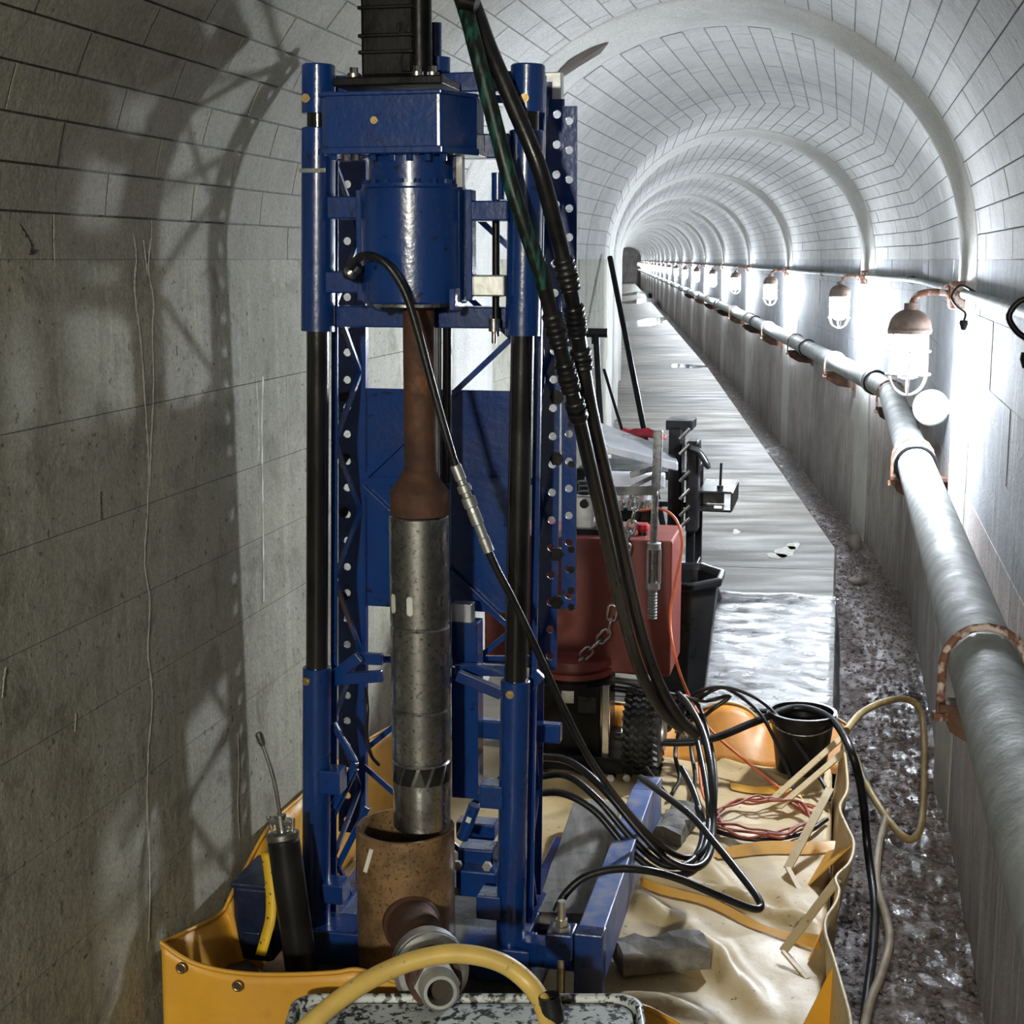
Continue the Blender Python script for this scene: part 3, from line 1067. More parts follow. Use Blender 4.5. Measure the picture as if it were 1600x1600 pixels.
# thin conduit and its hooks above the lamps
cd = empty('conduit', TP(4, HALF - 0.03, 1.395), 'thin pale conduit clipped along the right wall above the lamps', 'conduit')
off = -TP(4, HALF - 0.03, 1.395)
MB().tube([p + off for p in pipe_line(0.8, S_END - 2, HALF - 0.022, 1.395, 0.8)], 0.0145, 12).build('conduit_tube', M['galv'], cd)
for s in [5.6, 8, 11.6, 14.5, 18, 21, 24.3]:
    c = TP(s, HALF - 0.022, 1.395) + off
    d = (TP(s + 0.05, 0, 0) - TP(s - 0.05, 0, 0)).normalized()
    MB().lathe(c - d * 0.03, d, [(0, 0.0145), (0, 0.02), (0.06, 0.02), (0.06, 0.0145)], 12).build('sleeve', M['rust'], cd)
for k, (s, lab) in enumerate([(3.06, 'black cable hook on the conduit at the right edge of the picture'), (4.62, 'black cable hook on the conduit beside the nearest lamp bracket')]):
    c = TP(s, HALF - 0.03, 1.395)
    h = empty('cable_hook', c, lab, 'hook', 'hooks on the conduit')
    pts = [UD * 0.02 + Vector((0, 0, 0.01)), UD * -0.02 + Vector((0, 0, 0.03)), UD * -0.045 + Vector((0, 0, 0.0)), UD * -0.03 + Vector((0, 0, -0.03)), UD * -0.005 + Vector((0, 0, -0.05)), UD * -0.008 + Vector((0, 0, -0.075))]
    MB().tube(catmull(pts, 5), 0.006 if k == 0 else 0.004, 8).build('hook_wire', M['black_paint'], h)
    MB().lathe(UD * -0.008 + Vector((0, 0, -0.07)), (0, 0, -1), [(0, 0), (0, 0.012), (0.012, 0.014), (0.03, 0.008), (0.03, 0)], 10).build('hook_end', M['black_paint'], h)

# ------------------------------------------------------------------ the drill rig
RIG_M = Matrix.Translation(RIG_O) @ RIG_ROT
rig = empty('drill_rig', matrix=RIG_M, label='blue hydraulic drill rig with twin guide posts and black motor', cat='drill rig')
X3, Y3, Z3 = Vector((1, 0, 0)), Vector((0, 1, 0)), Vector((0, 0, 1))
B, K = M['blue'], M['black_rod']


def LPt(y, v=0.0):
    return lp(494 + 4 * (1440 - y) / 1340, y, v)


def RPt(y, v=0.0):
    return lp(797 + 28 * (1480 - y) / 1380, y, v)


def rbox(x0, x1, y0, y1, v0, v1, mb=None):
    """box whose front face (at v0) covers the pixel rectangle"""
    mb = mb or MB()
    a, b = lp(x0, y1, v0), lp(x1, y0, v0)
    mb.span((a.x, v0, a.z), (b.x, v1, b.z))
    return mb


for side, Pt, yb, ysl, ys0, ys1, yc in (('l', LPt, 1442, 1042, 517, 200, 178), ('r', RPt, 1482, 1062, 524, 204, 176)):
    MB().cyl(Pt(ysl + 30), Pt(112), 0.0225, n=28).build('guide_rod', K, rig)
    m = MB()
    a, b = Pt(yb), Pt(ysl)
    d = (b - a).normalized()
    L = (b - a).length
    m.lathe(a, d, [(0, 0), (0, 0.0295), (L - 0.002, 0.0295), (L, 0.0275), (L, 0.02)], 28)
    low = m.build('lower_sleeve', B, rig)
    c = Pt(ysl + 17) + Vector((-0.012 if side == 'l' else -0.004, -0.0285, 0))
    MB().cyl(c + Y3 * 0.004, c - Y3 * 0.004, 0.0085, n=14).hex(c - Y3 * 0.004, -Y3, 0.005, 0.004).build('pinch_bolt', M['brass'], low)
    a, b = Pt(ys0), Pt(ys1)
    d = (b - a).normalized()
    L = (b - a).length
    up = MB().lathe(a, d, [(0, 0.0225), (0, 0.0335), (L - 0.002, 0.033), (L, 0.031), (L, 0.0225)], 28).build('carriage_sleeve', B, rig)
    if side == 'l':
        c = Pt(268) + Vector((0, -0.034, 0))
        MB().beam(c - X3 * 0.026, c + X3 * 0.026, 0.006, 0.008).build('retaining_pin', M['steel'], up)
    a, b = Pt(yc), Pt(101)
    d = (b - a).normalized()
    L = (b - a).length
    cp = MB().lathe(a, d, [(0, 0.0225), (0, 0.0325), (L - 0.003, 0.0325), (L, 0.03), (L, 0)], 28).build('post_cap', B, rig)
    c = Pt(156) + Vector((-0.014 if side == 'l' else 0.002, -0.031, 0))
    MB().cyl(c + Y3 * 0.005, c - Y3 * 0.004, 0.0085, n=14).hex(c - Y3 * 0.004, -Y3, 0.005, 0.004).build('pinch_bolt', M['brass'], cp)

# lugs welded to the sleeves
for (x0, x1, y0, y1, v0, v1) in [(500, 530, 1207, 1241, -0.03, 0.02), (503, 534, 1385, 1412, -0.035, 0.02), (749, 785, 1230, 1263, -0.03, 0.02), (744, 782, 1403, 1436, -0.035, 0.02)]:
    rbox(x0, x1, y0, y1, v0, v1).build('sleeve_lug', B, rig, 0.003)

# top and carriage cross members
rbox(517, 806, 110, 149, 0.03, 0.075).build('top_cross_beam', B, rig, 0.003)
rbox(515, 800, 208, 251, 0.03, 0.075).build('carriage_cross_beam', B, rig, 0.003)
rbox(524, 800, 480, 511, 0.02, 0.085).build('carriage_plate', B, rig, 0.003)

# gearbox: chamfered housing
a = lp(499, 235, -0.125)
b = lp(690, 141, -0.125)
c = lp(745, 180, -0.03)
plan = [(a.x, -0.108), (a.x + 0.015, -0.125), (b.x - 0.004, -0.125), (b.x, -0.12), (c.x, -0.03), (c.x, 0.03), (a.x, 0.03)]
gb = MB().prism([(x, y, a.z) for x, y in plan], (0, 0, b.z - a.z)).build('gearbox_housing', B, rig, 0.005)
MB().prism([(x * 1.0 + (0.004 if i in (2, 3, 4, 5) else -0.004), y - (0.005 if i < 5 else 0), b.z - 0.006) for i, (x, y) in enumerate(plan)], (0, 0, 0.008)).build('lid_flange', B, gb, 0.002)
MB().prism([(x + (0.006 if i in (2, 3, 4, 5) else -0.006), y - (0.008 if i < 5 else 0), a.z - 0.008) for i, (x, y) in enumerate(plan)], (0, 0, 0.013)).build('base_flange', B, gb, 0.002)
p = lp(585, 188, -0.126)
MB().cyl(p + Y3 * 0.002, p - Y3 * 0.004, 0.007, n=12).hex(p - Y3 * 0.004, -Y3, 0.0045, 0.004).build('plug', M['brass'], gb)
for x in (522, 540, 556, 583, 612, 640, 668, 693):
    q = lp(x, 244, -0.115)
    MB().hex(q + Z3 * 0.004, -Z3, 0.0068, 0.012).build('flange_bolt', B if x not in (540, 556) else M['steel'], gb)

# motor on top
AX = lp(612, 115, -0.04)
ax = AX.x
pl0 = lp(520, 136, -0.115)
pl1 = lp(690, 116, -0.115)
mot = MB().span((pl0.x, -0.115, pl0.z + 0.001), (pl1.x, 0.02, pl1.z)).build('motor_plate', M['black_paint'], rig, 0.003)
m0, m1 = lp(564, 115, -0.1), lp(643, 0, -0.1)
top = m1.z + 0.12
md = MB().span((m0.x, -0.1, pl1.z), (m1.x, 0.0, top)).build('motor_body', M['black_paint'], rig, 0.006)
for k, (ya, yb_) in enumerate([(8, 14), (52, 58), (78, 84), (-30, -24)]):
    z0, z1 = lp(600, yb_, -0.1).z, lp(600, ya, -0.1).z
    MB().span((m0.x - 0.004, -0.105, z0), (m1.x + 0.003, 0.003, z1)).build('cooling_band', M['black_paint'], md, 0.002)
pp = MB()
e0, e1 = lp(656, 115, -0.07), lp(656, -70, -0.07)
pp.cyl((e0.x, -0.065, pl1.z), (e0.x, -0.065, top), 0.022, n=20)
pp.build('port_block', M['black_paint'], md)
MOTOR_PORTS = [loc2w((e0.x + 0.005, -0.075, top - 0.01)), loc2w((e0.x + 0.005, -0.045, top - 0.01))]
for (x, y, v) in [(553, 110, -0.1), (652, 106, -0.1), (676, 117, -0.09)]:
    q = lp(x, y, v)
    MB().cyl(Vector((q.x, v, pl1.z - 0.002)), Vector((q.x, v, pl1.z + 0.007)), 0.013, n=12).hex(Vector((q.x, v, pl1.z + 0.006)), Z3, 0.008, 0.012).build('mounting_bolt', M['steel'], mot)
rbox(627, 641, 82, 112, -0.104, -0.09).build('terminal_box', M['black_paint'], md, 0.002)
q = lp(627, 43, -0.1045)
em = MB().torus(q, Y3, 0.0105, 0.0009, 20, 6)
for dz in (-0.004, 0.001, 0.006):
    em.tube([q + Vector((-0.006, 0, dz - 0.003)), q + Vector((0, 0, dz + 0.002)), q + Vector((0.006, 0, dz - 0.003))], 0.0009, 5)
em.build('maker_emblem', M['tyre'], md)
q0, q1 = lp(680, 112, 0.02), lp(680, 36, 0.02)
MB().cyl(q0, q1, 0.0125, n=16).cyl(lp(684, 112, 0.02), lp(684, 90, 0.02), 0.024, n=20).build('blue_fitting', B, rig)

# collar and chuck housing
ck = lp(648, 400, -0.03)
CX = ck.x
zc0, zc1 = lp(648, 476, -0.13).z, lp(648, 290, -0.13).z
CY = -0.03
chuck = MB().lathe((CX, CY, zc0), Z3, [(0, 0.05), (0, 0.099), (0.004, 0.1025), (zc1 - zc0 - 0.004, 0.1025), (zc1 - zc0, 0.099), (zc1 - zc0, 0.05)], 48).build('chuck_housing', B, rig)
zc2 = a.z
col = MB().lathe((CX, CY, zc1), Z3, [(0, 0.085), (zc2 - zc1, 0.085)], 40).lathe((CX, CY, zc1), Z3, [(0.0, 0.098), (0.006, 0.098), (0.006, 0.085)], 40).build('collar', B, rig)
for k in range(9):
    t = math.pi + math.pi * (k + 0.5) / 9
    for zz in (zc1 + 0.006, zc2 - 0.01):
        q = Vector((CX + math.cos(t) * 0.091, CY + math.sin(t) * 0.091, zz))
        MB().hex(q, Z3, 0.0062, 0.008).build('collar_bolt', B, col)
zz1 = lp(648, 255, -0.115).z
for x0, x1 in ((575, 583), (713, 722)):
    q0, q1 = lp(x0, 290, -0.06), lp(x1, 250, -0.06)
    MB().span((q0.x, -0.06, zc1), (q1.x, -0.04, zc2)).build('tie_bar', M['chrome'], col)
MB().lathe((CX, CY, zc0 - 0.006), Z3, [(0, 0.045), (0, 0.094), (0.006, 0.094)], 40).build('chuck_lip', M['steel'], chuck)
for x in (590, 706):
    q = lp(x, 470, -0.1)
    MB().span((q.x - 0.006, -0.1, zc0 - 0.012), (q.x + 0.006, -0.04, zc0 + 0.03)).build('toe', B, chuck, 0.002)

# carriage arms
for nm, (x0, x1, y0, y1, v0, v1), mt in [
        ('carriage_arm', (511, 572, 306, 342, -0.05, 0.03), B), ('carriage_arm', (730, 793, 313, 345, -0.05, 0.03), B),
        ('carriage_arm', (508, 560, 424, 458, -0.04, 0.03), B), ('carriage_arm', (730, 788, 430, 463, -0.04, 0.03), M['zinc'])]:
    rbox(x0, x1, y0, y1, v0, v1).build(nm, mt, rig, 0.003)
for x0, x1 in ((558, 567), (727, 737)):
    rbox(x0, x1, 296, 470, -0.055, -0.02).build('side_rib', B, chuck, 0.002)
MB().cyl(lp(775, 525, 0.0), lp(775, 290, 0.0), 0.0075, n=12).build('lock_rod', M['black_paint'], rig)
MB().cyl(lp(778, 312, 0.0), lp(778, 270, 0.0), 0.0125, n=16).build('rod_cap', B, rig)
q = lp(772, 508, -0.02)
lk = MB().cyl(q + Z3 * 0.012, q - Z3 * 0.012, 0.0105, n=14).build('lock_nut', M['steel'], rig)
MB().cyl(q, q - Z3 * 0.035, 0.005, n=10).build('lock_stem', M['steel'], lk)
# swivel fitting on the left of the chuck
q = lp(545, 424, -0.11)
sw = MB().cyl(q + Vector((0.02, 0.05, -0.01)), q, 0.016, n=16).build('swivel_elbow', M['rubber'], rig)
MB().lathe(q + Vector((0, 0, -0.006)), Vector((0.55, -0.1, 0.5)), [(0, 0), (0, 0.013), (0.006, 0.015), (0.014, 0.012), (0.018, 0.015), (0.028, 0.011), (0.028, 0)], 16).build('swivel_nut', M['steel'], sw)

# mast: two side trusses, flanges with holes, back sheet
V0, V1 = 0.065, 0.265


def rail(pa, pb, w, t, nm, sx=1):
    """steel angle between two points: one leg across, one leg back"""
    pa, pb = Vector(pa), Vector(pb)
    m = MB()
    m.beam(pa, pb, w, t, up=Y3)
    m.beam(pa + X3 * (sx * w / 2) + Y3 * (w / 2), pb + X3 * (sx * w / 2) + Y3 * (w / 2), t, w, up=Y3)
    return m.build(nm, B, rig)


def edge_l(y, v):
    x = {V0: 521.5, V1: 563}[v]
    return lp(x + (3 if v == V0 else 0) * (1400 - y) / 1300, y, v)


def edge_r(y, v):
    x = {V0: 826, V1: 838}[v]
    return lp(x + (20 if v == V0 else 18) * (1440 - y) / 1330, y, v)


ZT_, ZB_ = 118, 1442
for f, sx in ((edge_l, -1), (edge_r, 1)):
    rail(f(ZB_, V0), f(ZT_, V0), 0.012, 0.004, 'mast_rail', sx)
    rail(f(ZB_ - 45, V1), f(ZT_ + 10, V1), 0.02, 0.004, 'mast_rail', -sx)
    ys = list(range(150, 1440, 108))
    for i, y in enumerate(ys):
        va, vb = (V0, V1) if i % 2 else (V1, V0)
        y2 = min(y + 108, 1425)
        MB().beam(f(y, va), f(y2, vb), 0.009, 0.009).build('lacing_bar', B, rig)
# back flanges with a row of holes
for sgn, f, x_in, x_out, yt, yb_ in ((-1, edge_l, 557, 529, 130, 1300), (1, edge_r, 860, 882, 155, 1046)):
    top, bot = lp((x_in + x_out) / 2 + 0, yt, V1), lp((x_in + x_out) / 2 - (12 if sgn > 0 else 0), yb_, V1)
    A = (top - bot)
    L = A.length
    A.normalize()
    w = abs(lp(x_in, 600, V1).x - lp(x_out, 600, V1).x)
    n = int(L / 0.0585)
    MB().holed(bot, A, Vector((1, 0, -A.x)).normalized(), Y3, n, L / n, w, 0.0085, 0.005).build('holed_flange', B, rig)
    if sgn > 0:
        top, bot = lp(890, 166, V1 - 0.008), lp(889, 951, V1 - 0.008)
        A = (top - bot)
        L = A.length
        A.normalize()
        w = abs(lp(879, 600, V1).x - lp(902, 600, V1).x)
        n = int(L / 0.0575)
        MB().holed(bot, A, X3, Y3, n, L / n, w, 0.0083, 0.006).build('holed_strip', B, rig)
        for y in (620, 716, 865, 940):
            q = lp(871, y, V1 - 0.006)
            MB().hex(q, -Y3, 0.0155, 0.012).build('flange_bolt_head', M['black_paint'], rig)
        for y in (663, 725, 858, 890, 922, 948):
            q = lp(893, y, V1 - 0.011)
            MB().hex(q, -Y3, 0.008, 0.006).build('strip_bolt', M['black_paint'], rig)
    else:
        for y in (620, 716, 800, 930):
            q = lp(538, y, V1 - 0.004)
            MB().hex(q, -Y3, 0.011, 0.01).build('flange_bolt_head', M['black_paint'], rig)
for y0_, y1_ in ((560, 1040), (300, 540)):
    pass
rbox(851, 877, 112, 160, V1 + 0.0, V1 + 0.03).build('sheave_plate', M['zinc'], rig, 0.002)
# back bracing and the sheet
def bbar(x0, y0, x1, y1, t=0.012, v=V1):
    return MB().beam(lp(x0, y0, v), lp(x1, y1, v), t, 0.005, up=Y3).build('back_brace', B, rig)


bbar(563, 752, 800, 528)
bbar(563, 760, 800, 985)
bbar(568, 175, 805, 395)
bbar(568, 310, 800, 528)
bbar(560, 1180, 800, 985)
bbar(560, 1190, 800, 1400)
for y in (155, 752, 1030):
    bbar(565, y, 842, y, 0.016)
rbox(566, 800, 611, 946, V1 + 0.012, V1 + 0.018).build('back_sheet', B, rig)
# feed cylinder in the middle of the mast
MB().cyl(lp(682, 770, 0.13), lp(682, 482, 0.13), 0.0105, n=18).build('feed_rod', M['chrome'], rig)
MB().cyl(lp(698, 775, 0.14), lp(699, 485, 0.14), 0.0095, n=18).build('feed_pipe', M['black_rod'], rig)
MB().cyl(lp(696, 1262, 0.12), lp(696, 755, 0.12), 0.0115, n=18).build('feed_tube', B, rig)
rbox(706, 746, 974, 1246, 0.15, 0.2).build('feed_channel', B, rig, 0.002)
rbox(705, 736, 945, 975, 0.155, 0.19).build('alloy_block', M['zinc'], rig, 0.002)
MB().tube(catmull([lp(703, 950, 0.13), lp(703, 1010, 0.12), lp(705, 1035, 0.12), lp(712, 1042, 0.12), lp(785, 1043, 0.12)], 5), 0.004, 8).build('feed_line', M['chrome'], rig)
# lower ties between sleeves and mast
for (x0, y0, x1, y1, v) in [(515, 1062, 598, 1056, 0.05), (560, 1028, 598, 1030, 0.08), (520, 1058, 562, 1026, 0.05), (715, 1055, 784, 1084, 0.05), (712, 1045, 800, 1048, 0.1), (815, 1082, 845, 1052, 0.06)]:
    MB().beam(lp(x0, y0, v), lp(x1, y1, v), 0.016, 0.024).build('tie_bar', B, rig, 0.002)
for (x0, y0, x1, y1, v) in [(520, 1130, 556, 1192, 0.04), (520, 1262, 556, 1190, 0.04), (520, 1275, 556, 1200, 0.06), (522, 1365, 575, 1260, 0.1), (735, 1260, 790, 1210, 0.1)]:
    MB().beam(lp(x0, y0, v), lp(x1, y1, v), 0.01, 0.014).build('tie_bar', B, rig, 0.002)
rbox(745, 875, 1134, 1154, 0.2, 0.23).build('pivot_shaft', B, rig, 0.004)

# base frame
zb = LPt(1442).z
bl, br_ = LPt(1442), RPt(1482)
base = MB().span((bl.x - 0.04, -0.045, 0.035), (br_.x + 0.05, 0.05, zb + 0.006)).build('base_beam', B, rig, 0.004)
for x in (bl.x, br_.x + 0.0):
    MB().span((x - 0.025, 0.05, 0.03), (x + 0.025, 0.62, zb - 0.015)).build('skid_rail', B, rig, 0.004)
for x0, x1, y0, y1, v0, v1 in [(715, 770, 1330, 1350, 0.1, 0.16), (712, 775, 1365, 1400, 0.06, 0.14), (712, 772, 1290, 1310, 0.2, 0.25)]:
    rbox(x0, x1, y0, y1, v0, v1).build('clamp_block', B, rig, 0.004)
for x, y in ((762, 1352), (716, 1350), (784, 1405), (716, 1390)):
    q = lp(x, y, 0.02 if x > 730 else 0.07)
    MB().hex(q, -Y3, 0.01, 0.01).build('clamp_bolt', M['zinc'], rig)
q0, q1 = lp(722, 1310, 0.05), lp(742, 1258, 0.05)
cb = MB().cyl(q0, q1, 0.013, n=14).build('cylinder_boss', B, rig)
MB().beam(q0 * 0.3 + q1 * 0.7 - Y3 * 0.013, q0 * 0.45 + q1 * 0.55 - Y3 * 0.013, 0.01, 0.002, up=Y3).build('boss_tag', M['paper'], cb)
MB().span((bl.x - 0.02, -0.13, 0.014), (br_.x + 0.07, 0.6, 0.03)).build('base_shade_plate', M['dark_stone'], rig, 0.002)  # dark plate added for the shade and dark rubber under the rig
# outrigger beam on the right, dusty on top
o0 = atZ(921, 1458, 0.19)
n0 = (o0 - RIG_O)
un, vn = n0.dot(UD), n0.dot(VD)
o1 = atZ(1012, 1212, 0.19) - RIG_O
uf, vf = o1.dot(UD), o1.dot(VD)
w = 0.027
orr = MB().prism([(un - w, vn, 0.075), (un + w, vn, 0.075), (un + w, vn, 0.19), (un - w, vn, 0.19)], Vector((uf - un, vf - vn - 0.1, 0)))
orr.prism([(uf - w - 0.01, vf - 0.1, 0.075), (uf + w, vf - 0.1, 0.075), (uf + w, vf - 0.1, 0.19), (uf - w, vf - 0.1, 0.19)], Vector((0.01, 0.1, 0)))
outr = orr.build('outrigger_beam', M['blue_dusty'], rig, 0.003)
MB().span((un - w - 0.002, vn - 0.012, 0.0), (un + w + 0.002, vn + 0.03, 0.192)).build('beam_end_plate', B, outr, 0.003)
MB().span((un - w - 0.058, vn - 0.02, 0.135), (un - w - 0.003, vn + 0.04, 0.19)).build('jack_block', B, outr, 0.004)
jb = MB().cyl((un - w - 0.03, vn + 0.005, 0.0), (un - w - 0.03, vn + 0.005, 0.25), 0.008, n=14)
jb.hex((un - w - 0.03, vn + 0.005, 0.19), Z3, 0.019, 0.008).hex((un - w - 0.03, vn + 0.005, 0.2), Z3, 0.013, 0.012)
jb.build('jack_bolt', M['zinc'], outr)
MB().beam((br_.x + 0.03, 0.0, 0.09), (un - w, vn + 0.04, 0.12), 0.05, 0.05).build('outrigger_arm', B, outr, 0.003)

# ------------------------------------------------------------------ drill string
ds = empty('drill_string', matrix=RIG_M, label='steel core barrel hanging under a rusty rod adapter', cat='drill string')


def zat(y, v):
    return lp(645, y, v).z


CBX = lp(642, 900, -0.09).x
CBY = -0.03
r_b = 0.0595
vb = CBY - r_b
rod = MB().lathe((CBX + 0.004, CBY, zat(760, CBY)), Z3, [(0, 0.031), (zat(470, CBY) - zat(760, CBY), 0.031)], 28).build('rusty_rod', M['rust'], ds)
z0, z1, z2, z3 = zat(811, vb), zat(775, vb), zat(752, CBY - 0.03), zat(735, CBY - 0.03)
MB().lathe((CBX + 0.002, CBY, z0), Z3, [(0, 0.03), (0, r_b), (z1 - z0, r_b - 0.001), (z2 - z0, 0.042), (z3 - z0, 0.031)], 32).build('rusty_adapter', M['rust'], ds)
joints = [812, 987, 1117, 1200, 1306]
names = ['barrel_tube', 'barrel_tube', 'barrel_tube', 'reamer_shell']
for i in range(4):
    za, zb2 = zat(joints[i + 1], vb), zat(joints[i], vb)
    L = zb2 - za
    rr_ = r_b if i < 3 else r_b - 0.0005
    t = MB().lathe((CBX, CBY, za), Z3, [(0, 0.04), (0, rr_ - 0.003), (0.004, rr_), (L - 0.004, rr_), (L, rr_ - 0.003), (L, 0.04)], 40).build(names[i], M['steel'], ds)
    if i == 0:
        for tt in (-2.35, -1.62):
            p0 = Vector((CBX + math.cos(tt) * (r_b + 0.0003), CBY + math.sin(tt) * (r_b + 0.0003), zat(948, vb)))
            tn = Vector((-math.sin(tt), math.cos(tt), 0))
            nn = Vector((math.cos(tt), math.sin(tt), 0))
            pts = [p0 + tn * (0.0065 * math.cos(q)) + Z3 * (0.013 * (1 if math.sin(q) > 0 else -1) + 0.0065 * math.sin(q)) - nn * 0.001 for q in [2 * math.pi * j / 16 for j in range(16)]]
            MB().prism(pts, nn * 0.002).build('wrench_slot', M['paper'], t)
    if i == 3:
        for q in range(6):
            tt = -2.6 + q * 0.52
            z_lo, z_hi = zat(1231, vb), zat(1203, vb)
            t2 = tt + 0.22
            P = []
            for a_, zz in ((tt, z_lo), (tt + 0.4, z_lo), (t2 + 0.4, z_hi), (t2, z_hi)):
                P.append(Vector((CBX + math.cos(a_) * (rr_ + 0.0012), CBY + math.sin(a_) * (rr_ + 0.0012), zz)))
            cn = (P[0] + P[2]) / 2 - Vector((CBX, CBY, 0))
            cn.z = 0
            cn.normalize()
            MB().prism(P, cn * -0.006).build('reamer_pad', M['black_rod'], t)
# ------------------------------------------------------------------ casing with side outlet
cs = empty('standpipe_casing', matrix=RIG_M, label='oily brown standpipe casing with a side outlet under the core barrel', cat='casing')
CSX = lp(633, 1289, -0.03).x
CZ = lp(633, 1289, -0.03).z
CR = 77 * 3.03 / 2300
MB().lathe((CSX, CBY, 0.012), Z3, [(0, CR), (CZ - 0.012 - 0.002, CR), (CZ - 0.012, CR - 0.002), (CZ - 0.012, CR - 0.009), (0.02, CR - 0.009)], 48).build('casing_tube', M['casing'], cs)
q = lp(577, 1340, CBY - CR * 0.85)
MB().beam(Vector((q.x - 0.008, q.y - 0.004, q.z - 0.03)), Vector((q.x + 0.008, q.y - 0.009, q.z + 0.022)), 0.0085, 0.002, up=Y3).build('paper_tag', M['paper'], cs)
# outlet: brown stub, grey coupling, threaded nipple, towards the camera
z_o = 0.165
pA = Vector((CSX + 0.0, CBY, z_o))
_pb = atZ(690, 1556, 0.258) - RIG_O
pB = Vector((_pb.dot(UD), _pb.dot(VD), 0.258))
dr = (pB - pA).normalized()
LO = (pB - pA).length
MB().lathe(pA, dr, [(CR * 0.7, 0.058), (CR + 0.012, 0.058), (CR + 0.02, 0.052), (LO - 0.16, 0.052), (LO - 0.16, 0.0)], 32).build('outlet_stub', M['rust'], cs)
pC = pA + dr * (LO - 0.205)
MB().lathe(pC, dr, [(-0.012, 0.05), (-0.008, 0.058), (0.0, 0.064), (0.012, 0.067), (0.05, 0.068), (0.053, 0.064), (0.058, 0.068), (0.07, 0.068), (0.075, 0.06), (0.075, 0.0)], 36).build('grey_coupling', M['zinc'], cs)
pD = pC + dr * 0.075
np_ = MB().lathe(pD, dr, [(0, 0.05), (0.05, 0.048), (0.05, 0.036), (0.055, 0.036)], 28)
np_.build('reducer', M['rust'], cs)
pE = pD + dr * 0.05
MB().hex(pE, dr, 0.041, 0.024).build('hex_collar', M['zinc'], cs, 0.002)
prof = [(0.022, 0.033)]
for i in range(4):
    prof += [(0.024 + i * 0.009, 0.034), (0.028 + i * 0.009, 0.030), (0.032 + i * 0.009, 0.034)]
prof += [(0.062, 0.031), (0.064, 0.029), (0.064, 0.023), (0.0, 0.023)]
nip = MB().lathe(pE, dr, prof, 28).build('threaded_nipple', M['zinc'], cs)
MB().cyl(pE + dr * 0.02, pE + dr * 0.027, 0.0228, n=24).build('bore', M['hole_dark'], nip)

# ------------------------------------------------------------------ spill tray of yellow tarpaulin
def so(p):
    d = p - _cen[0]
    return d.dot(VD) + _acc[0], d.dot(UD)


def at_o(px, py, o):
    """point on the vertical plane at lateral offset o in the near straight stretch"""
    d = ray(px, py)
    p0 = TP(2.0, o, 0)
    t = (p0 - EYE).dot(UD) / d.dot(UD)
    return EYE + d * t


tray = empty('spill_tray', TP(3.3, -0.2, 0), 'yellow tarpaulin spill tray with raised sides under the drill rig', 'spill tray')
TO = -Vector(tray.location)


def add(m, name, mat, parent=tray, off=None, **kw):
    off = TO if off is None else off
    m.v = [p + off for p in m.v]
    return m.build(name, mat, parent, **kw)


corner = at_o(250, 1476, -HALF + 0.03)
s_near = so(corner)[0]
s_farT = so(atZ(1150, 1195, 0.01))[0]
ridges = [((1010, 1372), (1285, 1462), 0.028, 0.022), ((1075, 1330), (1180, 1440), 0.02, 0.03), ((1055, 1440), (1190, 1580), 0.03, 0.03),
          ((1130, 1340), (1300, 1330), 0.018, 0.02), ((1100, 1185), (1260, 1240), 0.015, 0.018), ((1130, 1480), (1140, 1560), 0.012, 0.012), ((990, 1400), (1040, 1450), 0.03, 0.03),
          ((1180, 1230), (1300, 1290), 0.015, 0.025), ((1210, 1400), (1300, 1500), 0.02, 0.03), ((960, 1560), (1120, 1600), 0.02, 0.02)]
rg = [(atZ(*a, 0.0), atZ(*b, 0.0), h, w_) for a, b, h, w_ in ridges]


def tarp_h(p):
    h = 0.006 + 0.004 * math.sin(p.x * 23 + p.y * 7) + 0.003 * math.sin(p.y * 31 - p.x * 9)
    for a, b, amp, w_ in rg:
        ab = b - a
        t = max(0, min(1, (p - a).dot(ab) / ab.length_squared))
        d = (p - (a + ab * t))
        dd = math.hypot(d.x, d.y)
        h += amp * math.exp(-(dd / w_) ** 2) * (0.35 + 0.65 * math.sin(math.pi * t))
    return h + 0.004


NS, NO = 110, 80
rows = []
for i in range(NS + 1):
    s = s_near - 0.02 + (s_farT + 0.04 - s_near) * i / NS
    row = []
    for j in range(NO + 1):
        o = -HALF + 0.06 + (0.4345 + HALF - 0.06) * j / NO
        p = TP(s, o, 0)
        row.append(Vector((p.x, p.y, tarp_h(p))))
    row.append(TP(s, 0.4405, -0.002))
    row.append(TP(s, 0.4415, -0.045))
    rows.append(list(reversed(row)))
add(MB().grid(rows), 'floor_sheet', M['tarp_floor'])


def side_wall(rim, base, name, mat, n=6, outw=None, th=0.004):
    """cloth between a rim polyline and a base polyline (matched point by point), given real thickness"""
    R = catmull(rim, 5)
    Bs = catmull(base, 5)
    rows = []
    for k in range(n + 1):
        t = k / n
        rows.append([b.lerp(r, t) for r, b in zip(R, Bs)])
    m = MB().grid(rows)
    o = add(m, name, mat)
    md = o.modifiers.new('solidify', 'SOLIDIFY')
    md.thickness = th
    hem = MB().tube([r + Vector((0, 0, 0.001)) for r in R], 0.0045, 6)
    hem = add(hem, 'hem', M['tarp_floor'] if mat is not M['tarp_yellow'] else mat, o, TO * 0 + TO)
    return o


